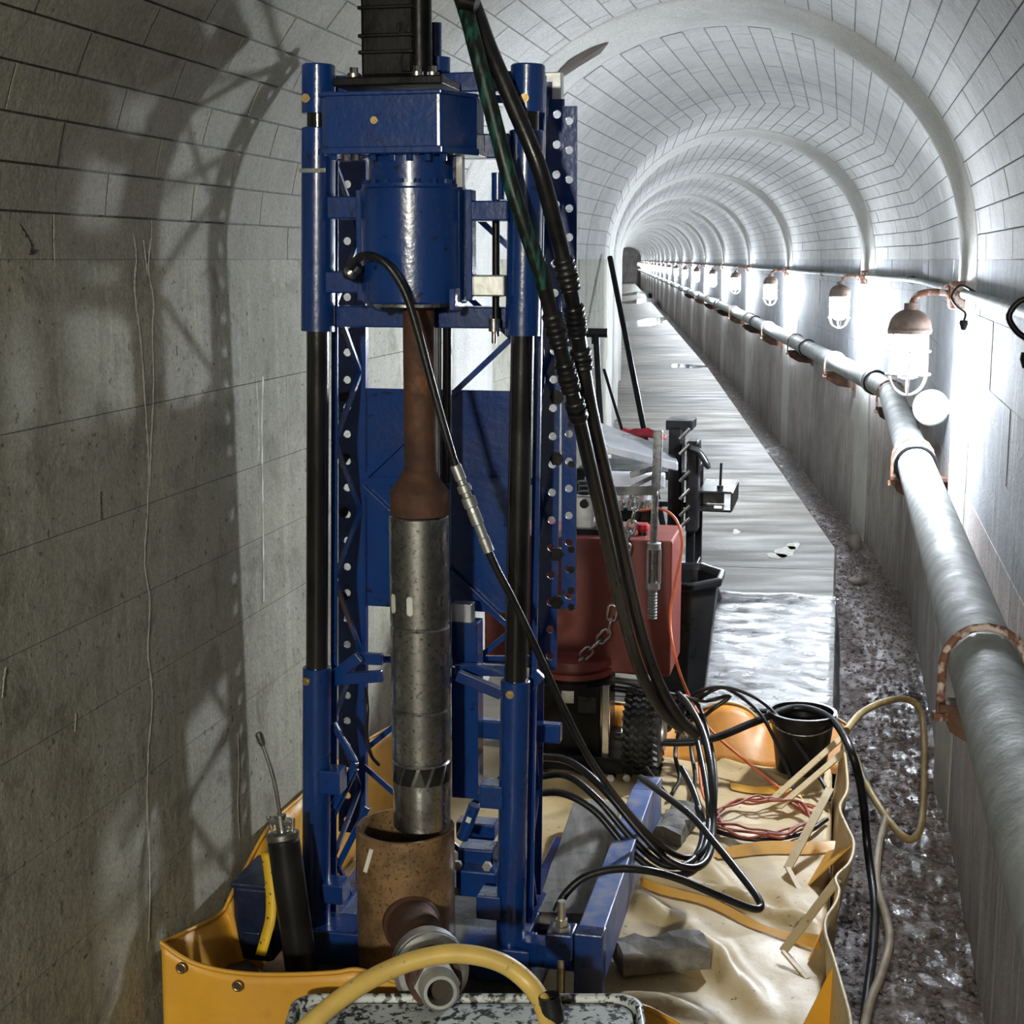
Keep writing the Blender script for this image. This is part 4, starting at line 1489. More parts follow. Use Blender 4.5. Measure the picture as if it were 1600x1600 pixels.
rim_px = [(1316, 1148), (1322, 1195), (1324, 1235), (1312, 1262), (1322, 1290), (1334, 1318), (1328, 1348), (1306, 1372), (1311, 1392), (1306, 1412), (1291, 1436), (1290, 1460), (1303, 1500), (1316, 1545), (1328, 1590), (1330, 1625)]
rim = [atZ(x, y, 0.15) for x, y in rim_px]
base = [TP(so(p)[0], 0.443, -0.05) for p in rim]
side_wall(rim, base, 'side_wall', M['tarp_floor'])
# inner triangular corner folds
for (a, b, c) in [((1262, 1500, 0.01), (1308, 1395, 0.14), (1290, 1440, 0.012)), ((1260, 1385, 0.01), (1330, 1320, 0.14), (1292, 1330, 0.012)), ((1250, 1610, 0.01), (1300, 1510, 0.13), (1315, 1600, 0.012))]:
    P = [atZ(*q) for q in (a, b, c)]
    o = add(MB().add(P, [(0, 1, 2)]), 'fold_flap', M['tarp_yellow'])
    o.modifiers.new('solidify', 'SOLIDIFY').thickness = 0.003
# far wall
rim_px = [(800, 1118, .15), (880, 1110, .15), (950, 1098, .16), (1005, 1108, .16), (1060, 1136, .13), (1092, 1112, .15), (1130, 1098, .17), (1165, 1106, .165), (1195, 1128, .15), (1240, 1118, .16), (1290, 1115, .16), (1322, 1132, .15)]
rim = [atY(x, y, 4.38 - 0.2227 * (x - 1150) / 2300 * 4.3) for x, y, z in rim_px]
base = [TP(s_farT, so(p)[1], 0.006) for p in rim]
side_wall(rim, base, 'side_wall', M['orange_tarp'])
# left wall of the tray, leaning on the gallery wall
rim_px = [(252, 1474), (300, 1452), (345, 1428), (362, 1398), (390, 1345), (415, 1300), (440, 1272), (470, 1246), (500, 1215), (540, 1180), (585, 1150), (640, 1120)]
rim = [at_o(x, y, -HALF + 0.022 + 0.014 * (i % 2)) for i, (x, y) in enumerate(rim_px)]
base = [TP(so(p)[0], -HALF + 0.075, 0.008) for p in rim]
side_wall(rim, base, 'side_wall', M['tarp_yellow'])
# near wall
rim = []
for (x, y) in [(252, 1474), (290, 1500), (340, 1516), (400, 1523), (470, 1523), (525, 1520), (560, 1516), (610, 1532), (660, 1552), (720, 1575), (800, 1590), (900, 1590), (990, 1572), (1040, 1590), (1090, 1620)]:
    rim.append(atY(x, y, corner.y - (corner.y - 2.5) * min(1.0, (x - 252) / 250.0)))
base = [Vector((p.x, p.y - 0.01 + 0.012 * math.sin(i * 1.9), 0.006)) for i, p in enumerate(rim)]
nw = side_wall(rim, base, 'side_wall', M['tarp_yellow'], 10)
for (x, y) in ((283, 1513), (371, 1541)):
    c = atY(x, y, corner.y - (corner.y - 2.5) * (x - 252) / 250.0 - 0.012) + TO
    MB().torus(c, VD, 0.0085, 0.0026, 20, 8).build('grommet', M['brass'], nw)
    MB().cyl(c - VD * 0.001, c + VD * 0.001, 0.0072, n=16).build('grommet_hole', M['hole_dark'], nw)
# stiffener straps between floor and rim
for (a, b) in [((1231, 1356, 0.03), (1297, 1232, 0.14)), ((1224, 1486, 0.03), (1309, 1374, 0.15)), ((1206, 1250, 0.03), (1318, 1150, 0.15)), ((1216, 1262, 0.03), (1322, 1172, 0.14))]:
    A_, B_ = atZ(*a), atZ(*b)
    add(MB().beam(A_, B_, 0.022, 0.004), 'stiffener', M['tarp_floor'])
for (a, b) in [((1231, 1356, 0.03), (1250, 1392, 0.012)), ((1224, 1486, 0.03), (1262, 1530, 0.012))]:
    add(MB().beam(atZ(*a), atZ(*b), 0.012, 0.006), 'stiffener', M['tarp_floor'])
# hem band running over the floor sheet
for pts in [[(1000, 1366), (1060, 1385), (1130, 1410), (1200, 1440), (1278, 1462)], [(1118, 1322), (1190, 1320), (1260, 1316), (1312, 1312)], [(1140, 1215), (1190, 1226), (1250, 1240)]]:
    m = MB()
    P = catmull([atZ(x, y, 0.03) for x, y in pts], 5)
    m.grid([[Vector((p.x, p.y, tarp_h(p) + 0.012)), Vector((p.x, p.y - 0.035, tarp_h(Vector((p.x, p.y - 0.035, 0))) + 0.004))] for p in P])
    add(m, 'seam_band', M['tarp_yellow'])

# ------------------------------------------------------------------ things standing in the tray, left side
gg_top = at_v(443, 1312, -0.16)
gg_bot = at_v(474, 1535, -0.19)
gg = empty('grease_gun', gg_bot, 'black cylindrical grease gun with bent silver nozzle, leaning by the left post', 'grease gun')
d = (gg_top - gg_bot)
L = d.length
d.normalize()
MB().lathe((0, 0, 0), d, [(0, 0), (0, 0.031), (0.006, 0.0325), (L - 0.004, 0.0325), (L, 0.031), (L, 0)], 28).build('barrel', M['plastic_black'], gg)
MB().lathe(d * L, d, [(0, 0.031), (0.004, 0.033), (0.014, 0.033), (0.018, 0.02), (0.018, 0)], 28).build('head_cap', M['steel'], gg)
h0 = gg_top + d * 0.016 - gg_bot
head = MB().cyl(h0, h0 + d * 0.035, 0.012, n=14).box(h0 + d * 0.022, (0.05, 0.02, 0.012), UD, VD).build('valve_head', M['steel'], gg, 0.002)
for q in (-1, 1):
    MB().tube([h0 + UD * 0.022 * q + d * 0.004, h0 + UD * 0.026 * q + d * 0.03], 0.005, 8).build('valve_lever', M['chrome'], head)
nz = [at_v(440, 1290, -0.16), at_v(434, 1250, -0.165), at_v(427, 1215, -0.17), at_v(418, 1185, -0.17), at_v(411, 1165, -0.17)]
MB().tube([p - gg_bot for p in catmull(nz, 5)], 0.0042, 10).build('nozzle_tube', M['chrome'], gg)
e0, e1 = nz[-1] - gg_bot, at_v(403, 1143, -0.172) - gg_bot
MB().lathe(e0, e1 - e0, [(0, 0), (0, 0.006), (0.008, 0.008), (0.024, 0.008), (0.028, 0.006), (0.03, 0.0)], 12).build('nozzle_coupler', M['steel'], gg)

st = at_v(418, 1410, -0.14)
m = MB()
P = catmull([at_v(416, 1332, -0.12), at_v(423, 1380, -0.15), at_v(424, 1430, -0.17), at_v(416, 1465, -0.19), at_v(408, 1492, -0.2)], 6)
rows = [[p - UD * 0.011 - st, p + UD * 0.011 - VD * 0.003 - st] for p in P]
m.grid(rows)
o = m.build('yellow_strap', M['strap_yellow'], loc=st)
o.modifiers.new('solidify', 'SOLIDIFY').thickness = 0.003
tag(o, 'dirty yellow webbing strap beside the black grease gun', 'strap')

# dark blue case behind the strap
bc = at_v(398, 1500, -0.12)
case = empty('tool_case', bc, 'dark navy plastic tool case in the tray by the left wall', 'tool case')
x0 = at_v(374, 1490, -0.1) - bc
x1 = at_v(432, 1378, -0.1) - bc
m = MB().box((x0 + x1) / 2 + VD * 0.05, ((x1 - x0).dot(UD), 0.16, x1.z - x0.z), UD, VD, Z3)
m.build('case_body', M['navy'], case, 0.012)
MB().box((x0 + x1) / 2 - VD * 0.032 + Z3 * -0.03, (0.035, 0.008, 0.03), UD, VD, Z3).build('case_latch', M['navy'], case, 0.003)
MB().box(Vector((0, 0, x1.z + 0.004)) + VD * 0.05 + UD * (x0 + x1).dot(UD) / 2, ((x1 - x0).dot(UD) * 0.9, 0.15, 0.012), UD, VD, Z3).build('case_lid', M['navy'], case, 0.004)

p = at_v(362, 1530, -0.2)
stone(p, 0.075, M['dark_stone'], 'rubber_weight', 'dark grey rounded rubber lump inside the yellow corner', 'weight', sq=(0.95, 0.8, 0.36), seed=12)

# speckled grey tub at the bottom edge of the picture
tb0 = atY(730, 1553, 2.43)
tub = empty('mixing_tub', Vector((tb0.x, tb0.y, 0)), 'speckled grey mixing tub at the very bottom of the picture', 'tub')


def rrect(hx, hy, r, n=6):
    P = []
    for cx, cy, a0 in ((hx - r, hy - r, 0), (-hx + r, hy - r, 90), (-hx + r, -hy + r, 180), (hx - r, -hy + r, 270)):
        for i in range(n + 1):
            a = math.radians(a0 + 90 * i / n)
            P.append((cx + r * math.cos(a), cy + r * math.sin(a)))
    return P


zr = tb0.z
TUBX = (atY(1000, 1560, 2.43).x - atY(458, 1560, 2.43).x) / 2
cyy = -0.17
ring = []
for z, grow in ((0.012, -0.05), (0.02, -0.04), (zr - 0.012, 0.0), (zr, 0.0), (zr + 0.003, 0.006), (zr, 0.012), (zr - 0.014, 0.012), (zr - 0.016, 0.006), (0.03, -0.032), (0.012, -0.042)):
    P = rrect(TUBX - 0.012 + grow, 0.16 + grow, 0.045)
    ring.append([Vector((x, y + cyy, z)) for x, y in P])
m = MB()
for r in ring:
    r.append(r[0])
m.grid(ring)
m.add(ring[0][:-1], [tuple(range(len(ring[0]) - 1))])
m.build('tub_shell', M['tub_grey'], tub)
# grey slurry plate inside, near the rim
P = rrect(TUBX - 0.02, 0.15, 0.04)
MB().prism([Vector((x, y + cyy, zr - 0.014)) for x, y in P], (0, 0, 0.006)).build('splashed_lid', M['tub_grey'], tub)

# yellow hose arching over the outlet
def hose(name, label, pts, r, mat, cat='hose', n=10, sub=7, group=None):
    """pts are world points"""
    o0 = pts[len(pts) // 2]
    P = catmull(pts, sub)
    o = MB().tube([p - o0 for p in P], r, n).build(name, mat, loc=o0)
    tag(o, label, cat, group)
    return o, P


YH = [(440, 1640, 2.2), (478, 1606, 2.24), (530, 1562, 2.28), (590, 1524, 2.32), (650, 1500, 2.34), (715, 1490, 2.35), (780, 1503, 2.35), (825, 1535, 2.34), (850, 1575, 2.31), (862, 1630, 2.27)]
yh, P = hose('yellow_hose', 'yellow hose arching over the casing outlet at the bottom', [atY(*q) for q in YH], 0.0165, M['hose_yellow'], n=18)
c = atY(852, 1582, 2.30) - yh.location
MB().lathe(c - Vector((-0.006, 0, -0.03)), Vector((0.012, 0, -0.06)), [(0, 0.017), (0, 0.0185), (0.012, 0.0195), (0.014, 0.018), (0.03, 0.0195), (0.045, 0.0185), (0.045, 0.017)], 18).build('tape_wrap', M['rubber'], yh)

# timber
def plank(name, label, c, X, size, mat, cat, seed=2, rough=0.05):
    X = X.normalized()
    Yv = Vector((-X.y, X.x, 0)).normalized()
    rr = random.Random(seed)
    m = MB()
    n = 8
    rows = []
    for i in range(n + 1):
        t = i / n - 0.5
        w_ = size[1] / 2 * (1 + rr.uniform(-rough, rough))
        h_ = size[2]
        q = X * (t * size[0])
        rows.append([q + Yv * w_, q + Yv * w_ * rr.uniform(1 - 2 * rough, 1) + Z3 * h_ * rr.uniform(1 - 3 * rough, 1.02), q + Yv * w_ * rr.uniform(-0.2, 0.2) + Z3 * h_ * rr.uniform(1 - rough, 1 + rough), q - Yv * w_ * rr.uniform(1 - 2 * rough, 1) + Z3 * h_ * rr.uniform(1 - 3 * rough, 1.02), q - Yv * w_, q + Yv * w_])
    m.grid(rows, False)
    m.add(rows[0][:5], [(0, 1, 2, 3, 4)])
    m.add(rows[-1][:5], [(4, 3, 2, 1, 0)])
    o = m.build(name, mat, loc=c, bevel=0.003)
    return tag(o, label, cat)


a, b = atZ(965, 1512, 0.02), atZ(1100, 1500, 0.02)
plank('timber_block', 'grey weathered timber offcut lying on the tarp beside the outrigger', (a + b) / 2, b - a, ((b - a).length, 0.085, 0.055), M['wood'], 'timber', 2, 0.08)
a, b = atZ(878, 1425, 0.09), atZ(932, 1250, 0.09)
plank('timber_plank', 'wide grey plank lying between the mast and the outrigger beam', (a + b) / 2 - Z3 * 0.045, b - a, ((b - a).length, 0.125, 0.045), M['wood'], 'timber', 4)
a, b = atZ(1030, 1330, 0.02), atZ(1080, 1262, 0.02)
plank('timber_block', 'small dusty timber packer under the outrigger far end', (a + b) / 2 - Z3 * 0.01, b - a, (0.2, 0.08, 0.05), M['wood'], 'timber', 5, 0.1)

# ------------------------------------------------------------------ polythene sheet on the walkway
s0 = so(atZ(1200, 1118, 0))[0]
s1 = so(atZ(1200, 936, 0))[0]
rows = []
rr = random.Random(4)
NSX = 70
from mathutils.noise import noise as mnoise
for i in range(NSX + 1):
    s = s0 + (s1 - s0) * i / NSX
    row = []
    for j in range(31):
        o = -0.15 + (0.436 + 0.15) * j / 30
        h = 0.008 + 0.008 * mnoise(Vector((o * 5, s * 9, 0))) + 0.005 * mnoise(Vector((o * 14, s * 30, 3))) + rr.uniform(0, 0.0015)
        if i > NSX - 3:
            h += 0.007 * (i - NSX + 3) * (0.6 + 0.4 * math.sin(j * 0.2 + 1) ** 2)
        row.append(TP(s + 0.02 * math.sin(o * 7), o, h))
    for k in range(1, 7):
        row.append(TP(s, 0.441 + 0.004 * k + 0.004 * math.sin(s * 13 + k), 0.004 - 0.045 * k))
    rows.append(list(reversed(row)))
o = MB().grid(rows).build('polythene_sheet', M['polythene'])
o.modifiers.new('solidify', 'SOLIDIFY').thickness = -0.002
tag(o, 'shiny crinkled black polythene sheet spread on the walkway edge', 'plastic sheet')
# crumpled heap of the same sheet next to the tub
c = at_v(1105, 925, so(atZ(1105, 945, 0))[0] - so(RIG_O)[0])
m = MB()
rows = []
for j in range(6):
    th = math.pi / 2 * j / 5
    rows.append([Vector((math.cos(th) * math.cos(2 * math.pi * i / 14) * 0.09 * rr.uniform(0.75, 1.2), math.cos(th) * math.sin(2 * math.pi * i / 14) * 0.09 * rr.uniform(0.75, 1.2), math.sin(th) * 0.14 * rr.uniform(0.8, 1.15))) for i in range(14)])
    rows[-1].append(rows[-1][0])
o = m.grid(rows, False).build('plastic_bag', M['polythene'], loc=Vector((c.x - 0.02, c.y + 0.1, 0.012)))
tag(o, 'crumpled black plastic bag behind the black tub', 'plastic bag')

# ------------------------------------------------------------------ power unit behind the mast
PV = 1.28        # front plane of the unit, metres behind the posts


def pv(px, py, v=PV):
    return at_v(px, py, v)


pu = empty('power_unit', at_v(900, 1230, PV), 'black wheeled power unit with a round red flange behind the mast', 'power unit')
PO = -Vector(pu.location)


def pbox(x0, x1, y0, y1, v0, dep, name, mat, parent, off, bevel=0.004, dz=0.0):
    a, b = at_v(x0, y1, v0), at_v(x1, y0, v0)
    c = (a + b) / 2 + VD * (dep / 2) + off
    return MB().box(c, ((b - a).dot(UD), dep, b.z - a.z), UD, VD, Z3).build(name, mat, parent, bevel)


body = pbox(842, 938, 1074, 1186, PV + 0.02, 0.3, 'engine_cover', M['black_paint'], pu, PO, 0.006)
pbox(903, 931, 1091, 1114, PV + 0.014, 0.008, 'sight_glass', M['polythene'], body, PO, 0.002)
pbox(940, 952, 1072, 1186, PV + 0.0, 0.02, 'corner_post', M['chrome'], pu, PO, 0.002)
pbox(835, 975, 1186, 1200, PV - 0.02, 0.4, 'chassis_plate', M['black_paint'], pu, PO, 0.003)
pbox(840, 960, 1200, 1238, PV + 0.02, 0.3, 'chassis_box', M['black_paint'], pu, PO, 0.003)
for x in (915, 955, 980):
    q = at_v(x, 1214, PV - 0.01) + PO
    MB().hex(q, -VD, 0.012, 0.012).build('chassis_nut', M['zinc'], pu)
fc = at_v(897, 1048, PV + 0.12) + PO
fr = 62 * 4.2 / 2300
MB().lathe(fc - Z3 * 0.03, Z3, [(0, 0.0), (0, fr), (0.02, fr), (0.022, fr - 0.006), (0.03, fr - 0.006), (0.03, 0)], 36).build('lower_flange', M['black_paint'], pu)
MB().lathe(fc, Z3, [(0, fr), (0.016, fr), (0.018, fr - 0.01), (0.026, fr - 0.01), (0.028, fr), (0.05, fr - 0.004), (0.05, 0)], 36).build('red_flange', M['red'], pu)
MB().cyl(fc - Z3 * 0.07, fc - Z3 * 0.03, fr * 0.9, n=32).build('neck', M['zinc'], pu)
for k, y in enumerate((1045, 1062, 1075)):
    a, b = at_v(955, y, PV + 0.15) + PO, at_v(1005, y + 6, PV + 0.15) + PO
    MB().cyl(a, b, 0.010, n=12).build('manifold_pipe', M['zinc'] if k < 2 else M['black_paint'], pu)

# wheel
wc = at_v(1006, 1172, PV + 0.06) + PO
WR, WW = 0.125, 0.112
wc.z = WR - pu.location.z + 0.012
wh = MB().lathe(wc - UD * WW / 2, UD, [(0, 0.0), (0, 0.06), (0.004, 0.09), (0.012, WR - 0.018), (0.028, WR - 0.006), (WW / 2, WR), (WW - 0.028, WR - 0.006), (WW - 0.012, WR - 0.018), (WW - 0.004, 0.09), (WW, 0.06), (WW, 0)], 40).build('tyre', M['tyre'], pu)
m = MB()
for k in range(34):
    for j in range(4):
        for sgn in (-1, 1):
            a = 2 * math.pi * (k + 0.22 * sgn * (1 if j % 2 else -1) * 0) / 34
            off = (j - 1.5) * 0.026 + sgn * 0.0058
            rad = WR - 0.001 - abs(off) ** 2 * 2.2
            a2 = a + (0.05 if (sgn > 0) else 0.0)
            ct = wc + UD * off + (VD * math.cos(a2) + Z3 * math.sin(a2)) * rad
            nrm = VD * math.cos(a2) + Z3 * math.sin(a2)
            tg = -VD * math.sin(a2) + Z3 * math.cos(a2)
            x = (UD + tg * 0.55 * sgn).normalized()
            y = nrm.cross(x)
            m.box(ct, (0.0125, 0.009, 0.012), x, y, nrm)
tag(m.build('tread_blocks', M['tyre'], wh), kind='stuff')
MB().cyl(wc - UD * (WW / 2 + 0.004), wc + UD * (WW / 2 + 0.006), 0.055, n=24).build('rim', M['zinc'], wh)

# red tank
rt_ = empty('red_tank', at_v(900, 1040, PV + 0.14), 'brick red steel tank standing behind the right side of the mast', 'tank')
RO = -Vector(rt_.location)
tank = pbox(757, 1051, 846, 1040, PV + 0.12, 0.27, 'tank_shell', M['red'], rt_, RO, 0.006)
pbox(1028, 1046, 1034, 1052, PV + 0.14, 0.05, 'rubber_foot', M['rubber'], rt_, RO, 0.004)
q = at_v(1004, 832, PV + 0.2) + RO
MB().lathe(q - Z3 * 0.02, Z3, [(0, 0.016), (0.022, 0.014), (0.022, 0)], 20).build('cap_neck', M['black_paint'], rt_)
MB().lathe(q + Z3 * 0.002, Z3, [(0, 0.014), (0.01, 0.019), (0.022, 0.019), (0.024, 0.016), (0.024, 0)], 20).build('filler_cap', M['red_bright'], rt_)
pbox(897, 928, 776, 828, PV + 0.2, 0.05, 'grey_filter', M['zinc'], rt_, RO, 0.006)
pbox(893, 938, 828, 842, PV + 0.17, 0.08, 'filter_base', M['black_paint'], rt_, RO, 0.003)
for k in range(3):
    q = at_v(914, 772 - 8 * k, PV + 0.2) + RO
    MB().cyl(q, q + Z3 * 0.009, 0.022 - 0.002 * (k % 2), n=18).build('filter_ring', M['black_paint'], rt_)
q = at_v(914, 786, PV + 0.19) + RO
MB().cyl(q, q - VD * 0.02, 0.013, n=18).build('gauge', M['black_paint'], rt_)
pbox(962, 1018, 795, 815, PV + 0.25, 0.1, 'valve_bank', M['black_paint'], rt_, RO, 0.006)
for x in (970, 985, 1000, 1012):
    q = at_v(x, 797, PV + 0.24) + RO
    MB().cyl(q, q + Z3 * 0.03, 0.009, n=12).hex(q + Z3 * 0.015, Z3, 0.013, 0.01).build('valve_port', M['steel'], rt_)

# black open tub
tc = at_v(1062, 1020, 2.1)
bt = empty('rubble_tub', Vector((tc.x, tc.y, 0.03)), 'open black plastic tub beside the red tank', 'tub')
zt = at_v(1080, 895, 2.1).z - 0.03
rows = []
for z, r in ((0.0, 0.115), (zt - 0.03, 0.165), (zt - 0.028, 0.185), (zt, 0.19), (zt + 0.002, 0.165), (zt - 0.02, 0.158), (0.02, 0.108), (0.02, 0.0)):
    rows.append([UD * (r * 0.82 * math.cos(2 * math.pi * (i + 0.5) / 8)) + VD * (r * math.sin(2 * math.pi * (i + 0.5) / 8)) + Z3 * z for i in range(8)])
    rows[-1].append(rows[-1][0])
MB().grid(rows, False).build('tub_shell', M['plastic_black'], bt, 0.006)

# ------------------------------------------------------------------ trolley with silver sheets, rag, clamp
TVP = 2.55
tr = empty('tool_trolley', at_v(1040, 900, TVP), 'black steel tool trolley behind the red tank', 'trolley')
TRO = -Vector(tr.location)
zf = -tr.location.z
pts = {}
xl, xr = at_v(900, 800, TVP), at_v(1086, 800, TVP)
wid = (xr - xl).dot(UD)
ztop = at_v(1000, 735, TVP).z
for a in (0.015, wid - 0.015):
    for v in (0.0, 0.3):
        q = xl + UD * a + VD * v
        MB().box(Vector((q.x, q.y, ztop / 2)) + TRO, (0.03, 0.03, ztop), UD, VD, Z3).build('leg', M['black_paint'], tr)
ctr = xl + UD * wid / 2 + VD * 0.15
for z in (ztop - 0.015, 0.35):
    MB().box(Vector((ctr.x, ctr.y, z)) + TRO, (wid, 0.33, 0.03), UD, VD, Z3).build('shelf', M['black_paint'], tr, 0.004)
pbox(1042, 1066, 666, 832, TVP - 0.02, 0.12, 'upright_housing', M['black_paint'], tr, TRO, 0.006)
pbox(1070, 1092, 690, 832, TVP - 0.06, 0.1, 'upright_housing', M['black_paint'], tr, TRO, 0.008)
pbox(1040, 1082, 658, 672, TVP - 0.02, 0.16, 'top_clamp', M['black_paint'], tr, TRO, 0.003)
for k, y in enumerate((676, 700, 742, 770, 796, 815)):
    a, b = at_v(1062, y + 10, TVP - 0.07) + TRO, at_v(1078, y - 6, TVP - 0.07) + TRO
    MB().cyl(a, b, 0.007, n=10).build('linkage_rod', M['chrome'] if k % 2 else M['steel'], tr)
a, b = at_v(1078, 700, TVP - 0.08) + TRO, at_v(1108, 732, TVP - 0.08) + TRO
MB().tube(catmull([a, (a + b) / 2 + Z3 * 0.02, b], 5), [0.012] * 10 + [0.007], 10).build('lever', M['rubber'], tr)
# square tube lying across
sq0 = at_v(1117, 784, 2.62)
sqt = empty('square_tube', sq0, 'short black square steel tube with an upright pin on the trolley', 'steel tube')
w_ = (at_v(1143, 784, 2.62) - at_v(1091, 784, 2.62)).dot(UD) / 2
h_ = (at_v(1117, 770, 2.62).z - at_v(1117, 799, 2.62).z) / 2
for c, sz in (((0, h_), (w_ * 2, 0.008)), ((0, -h_), (w_ * 2, 0.008)), ((-w_, 0), (0.008, h_ * 2)), ((w_, 0), (0.008, h_ * 2))):
    MB().box(UD * c[0] + Z3 * c[1] + VD * 0.16, (sz[0], 0.32, sz[1]), UD, VD, Z3).build('tube_wall', M['plastic_black'], sqt, 0.002)
MB().box(UD * -0.02 + VD * 0.15, (w_ * 1.4, 0.01, h_ * 1.7), UD, VD, Z3).build('inner_plug', M['rubber'], sqt)
MB().box(UD * 0.01 + VD * 0.02 - Z3 * (h_ - 0.012), (0.028, 0.01, 0.008), UD, VD, Z3).build('white_mark', M['paper'], sqt)
MB().cyl(UD * 0.012 + VD * 0.08 + Z3 * h_, UD * 0.014 + VD * 0.08 + Z3 * (h_ + 0.1), 0.005, n=10).lathe(UD * 0.012 + VD * 0.08 + Z3 * h_, Z3, [(0, 0.012), (0.015, 0.012), (0.015, 0.005)], 12).build('locking_pin', M['black_paint'], sqt)
MB().box(UD * (-w_ - 0.06) + VD * 0.2 - Z3 * (h_ + 0.01), (0.3, 0.05, 0.02), UD, VD, Z3).build('support_arm', M['black_paint'], sqt)

# silver boxes / sheets on the trolley
def slab(name, label, quad, th, mat, cat):
    """quad: (px, py, v) of the front-left, front-right, back-right, back-left top corners"""
    P = [at_v(*q) for q in quad]
    o0 = P[0]
    m = MB().prism([p - o0 for p in reversed(P)], (0, 0, -th))
    return tag(m.build(name, mat, loc=o0, bevel=0.006), label, cat)


slab('silver_case', 'upper silver ridged metal lid sloping on the trolley', [(930, 690, 2.45), (1060, 722, 2.45), (1052, 702, 2.62), (925, 655, 2.85)], 0.035, M['foil'], 'metal lid')
slab('silver_case', 'lower silver metal tray under the sloping lid', [(920, 738, 2.42), (1040, 742, 2.42), (1040, 732, 2.7), (920, 728, 2.7)], 0.05, M['foil'], 'metal tray')
for k, (x, lab) in enumerate(((975, 'left silver tin standing under the grey bar'), (1005, 'right silver tin standing under the grey bar'))):
    q = at_v(x, 800, 2.0)
    e = tag(MB().lathe((0, 0, 0), Z3, [(0, 0), (0, 0.026), (0.07, 0.026), (0.072, 0.024), (0.072, 0)], 20).build('silver_tin', M['foil'], loc=q + Z3 * 0.0), lab, 'tin', 'silver tins')
# red rag
q = at_v(995, 672, 2.75)
rows = []
rr = random.Random(9)
for j in range(7):
    rows.append([UD * (-0.11 + 0.22 * i / 12) + VD * (0.1 * j / 6) + Z3 * (0.028 * math.sin(math.pi * i / 12) ** 0.7 * math.sin(math.pi * (j + 0.5) / 7) * rr.uniform(0.6, 1.5) + 0.0) for i in range(13)])
o = MB().grid(rows).build('red_rag', M['red_bright'], loc=q - Z3 * 0.03)
o.modifiers.new('solidify', 'SOLIDIFY').thickness = 0.005
tag(o, 'crumpled red rag lying behind the silver lid', 'rag')

# hanging screw jack with turnbuckle in front of the red tank
JV = PV + 0.06
sj = empty('screw_jack', at_v(1020, 965, JV), 'grey steel T-bar with a turnbuckle screw hanging before the red tank', 'screw jack')
SO = -Vector(sj.location)


def jp(x, y, dv=0.0):
    return at_v(x, y, JV + dv) + SO


grey = M['galv']
MB().beam(jp(1029, 672), jp(1025, 765), 0.026, 0.02, up=VD).build('upright_bar', M['steel'], sj, 0.003)
MB().beam(jp(952, 766), jp(1028, 766), 0.026, 0.026).build('cross_bar', grey, sj, 0.003)
MB().beam(jp(965, 772), jp(1020, 745), 0.012, 0.012).build('stay', M['steel'], sj, 0.002)
MB().beam(jp(985, 742), jp(1020, 732), 0.016, 0.016).build('stay', M['steel'], sj, 0.002)
MB().cyl(jp(1024, 770), jp(1021, 850), 0.0105, n=16).build('screw', M['steel'], sj)
MB().lathe(jp(1022, 858), Z3, [(0, 0.0), (0, 0.02), (0.018, 0.02), (0.02, 0.017), (0.02, 0)], 16).build('upper_collar', M['zinc'], sj)
for q in (-1, 1):
    MB().cyl(jp(1022 + 9 * q, 858), jp(1021 + 9 * q, 912), 0.005, n=10).build('side_rod', M['zinc'], sj)
MB().cyl(jp(1022, 852), jp(1020, 915), 0.009, n=14).build('inner_screw', M['steel'], sj)
MB().lathe(jp(1020, 920), Z3, [(0, 0.0), (0, 0.021), (0.018, 0.021), (0.018, 0)], 16).build('lower_collar', M['zinc'], sj)
prof = []
for i in range(9):
    prof += [(i * 0.009, 0.0145), (i * 0.009 + 0.0045, 0.012)]
prof = [(0, 0)] + prof + [(0.085, 0.0135)]
MB().lathe(jp(1019, 966), Z3, prof, 16).build('threaded_end', M['galv'], sj)

# chains
def chain(name, label, pts, v, n):
    P = [at_v(x, y, v) for x, y in pts]
    P = catmull(P, 12)
    acc = [0]
    for i in range(len(P) - 1):
        acc.append(acc[-1] + (P[i + 1] - P[i]).length)
    o0 = P[0]
    root = empty(name, o0, label, 'chain')
    step = acc[-1] / n
    for k in range(n):
        t = step * (k + 0.5)
        i = max(j for j in range(len(acc)) if acc[j] <= t)
        i = min(i, len(P) - 2)
        c = P[i].lerp(P[i + 1], (t - acc[i]) / max(1e-6, acc[i + 1] - acc[i])) - o0
        d = (P[i + 1] - P[i]).normalized()
        side = d.cross(VD).normalized()
        if k % 2:
            side = d.cross(side).normalized()
        hl, hw = step * 0.62, step * 0.36
        L_ = []
        for j in range(14):
            a = 2 * math.pi * j / 14
            L_.append(c + side * (hw * math.cos(a)) + d * (hl - hw) * (1 if math.sin(a) > 0 else -1) + d * hw * math.sin(a))
        MB().tube(L_, step * 0.115, 6, closed=True).build('chain_link', M['steel'], root)
    return root


chain('steel_chain', 'steel chain draped low across the red tank front', [(958, 948), (950, 985), (925, 1012), (900, 1035), (872, 1042)], PV + 0.07, 7)
chain('steel_chain', 'short steel chain hanging beside the screw jack', [(995, 778), (990, 805), (982, 842), (976, 870), (978, 905)], PV + 0.05, 7)

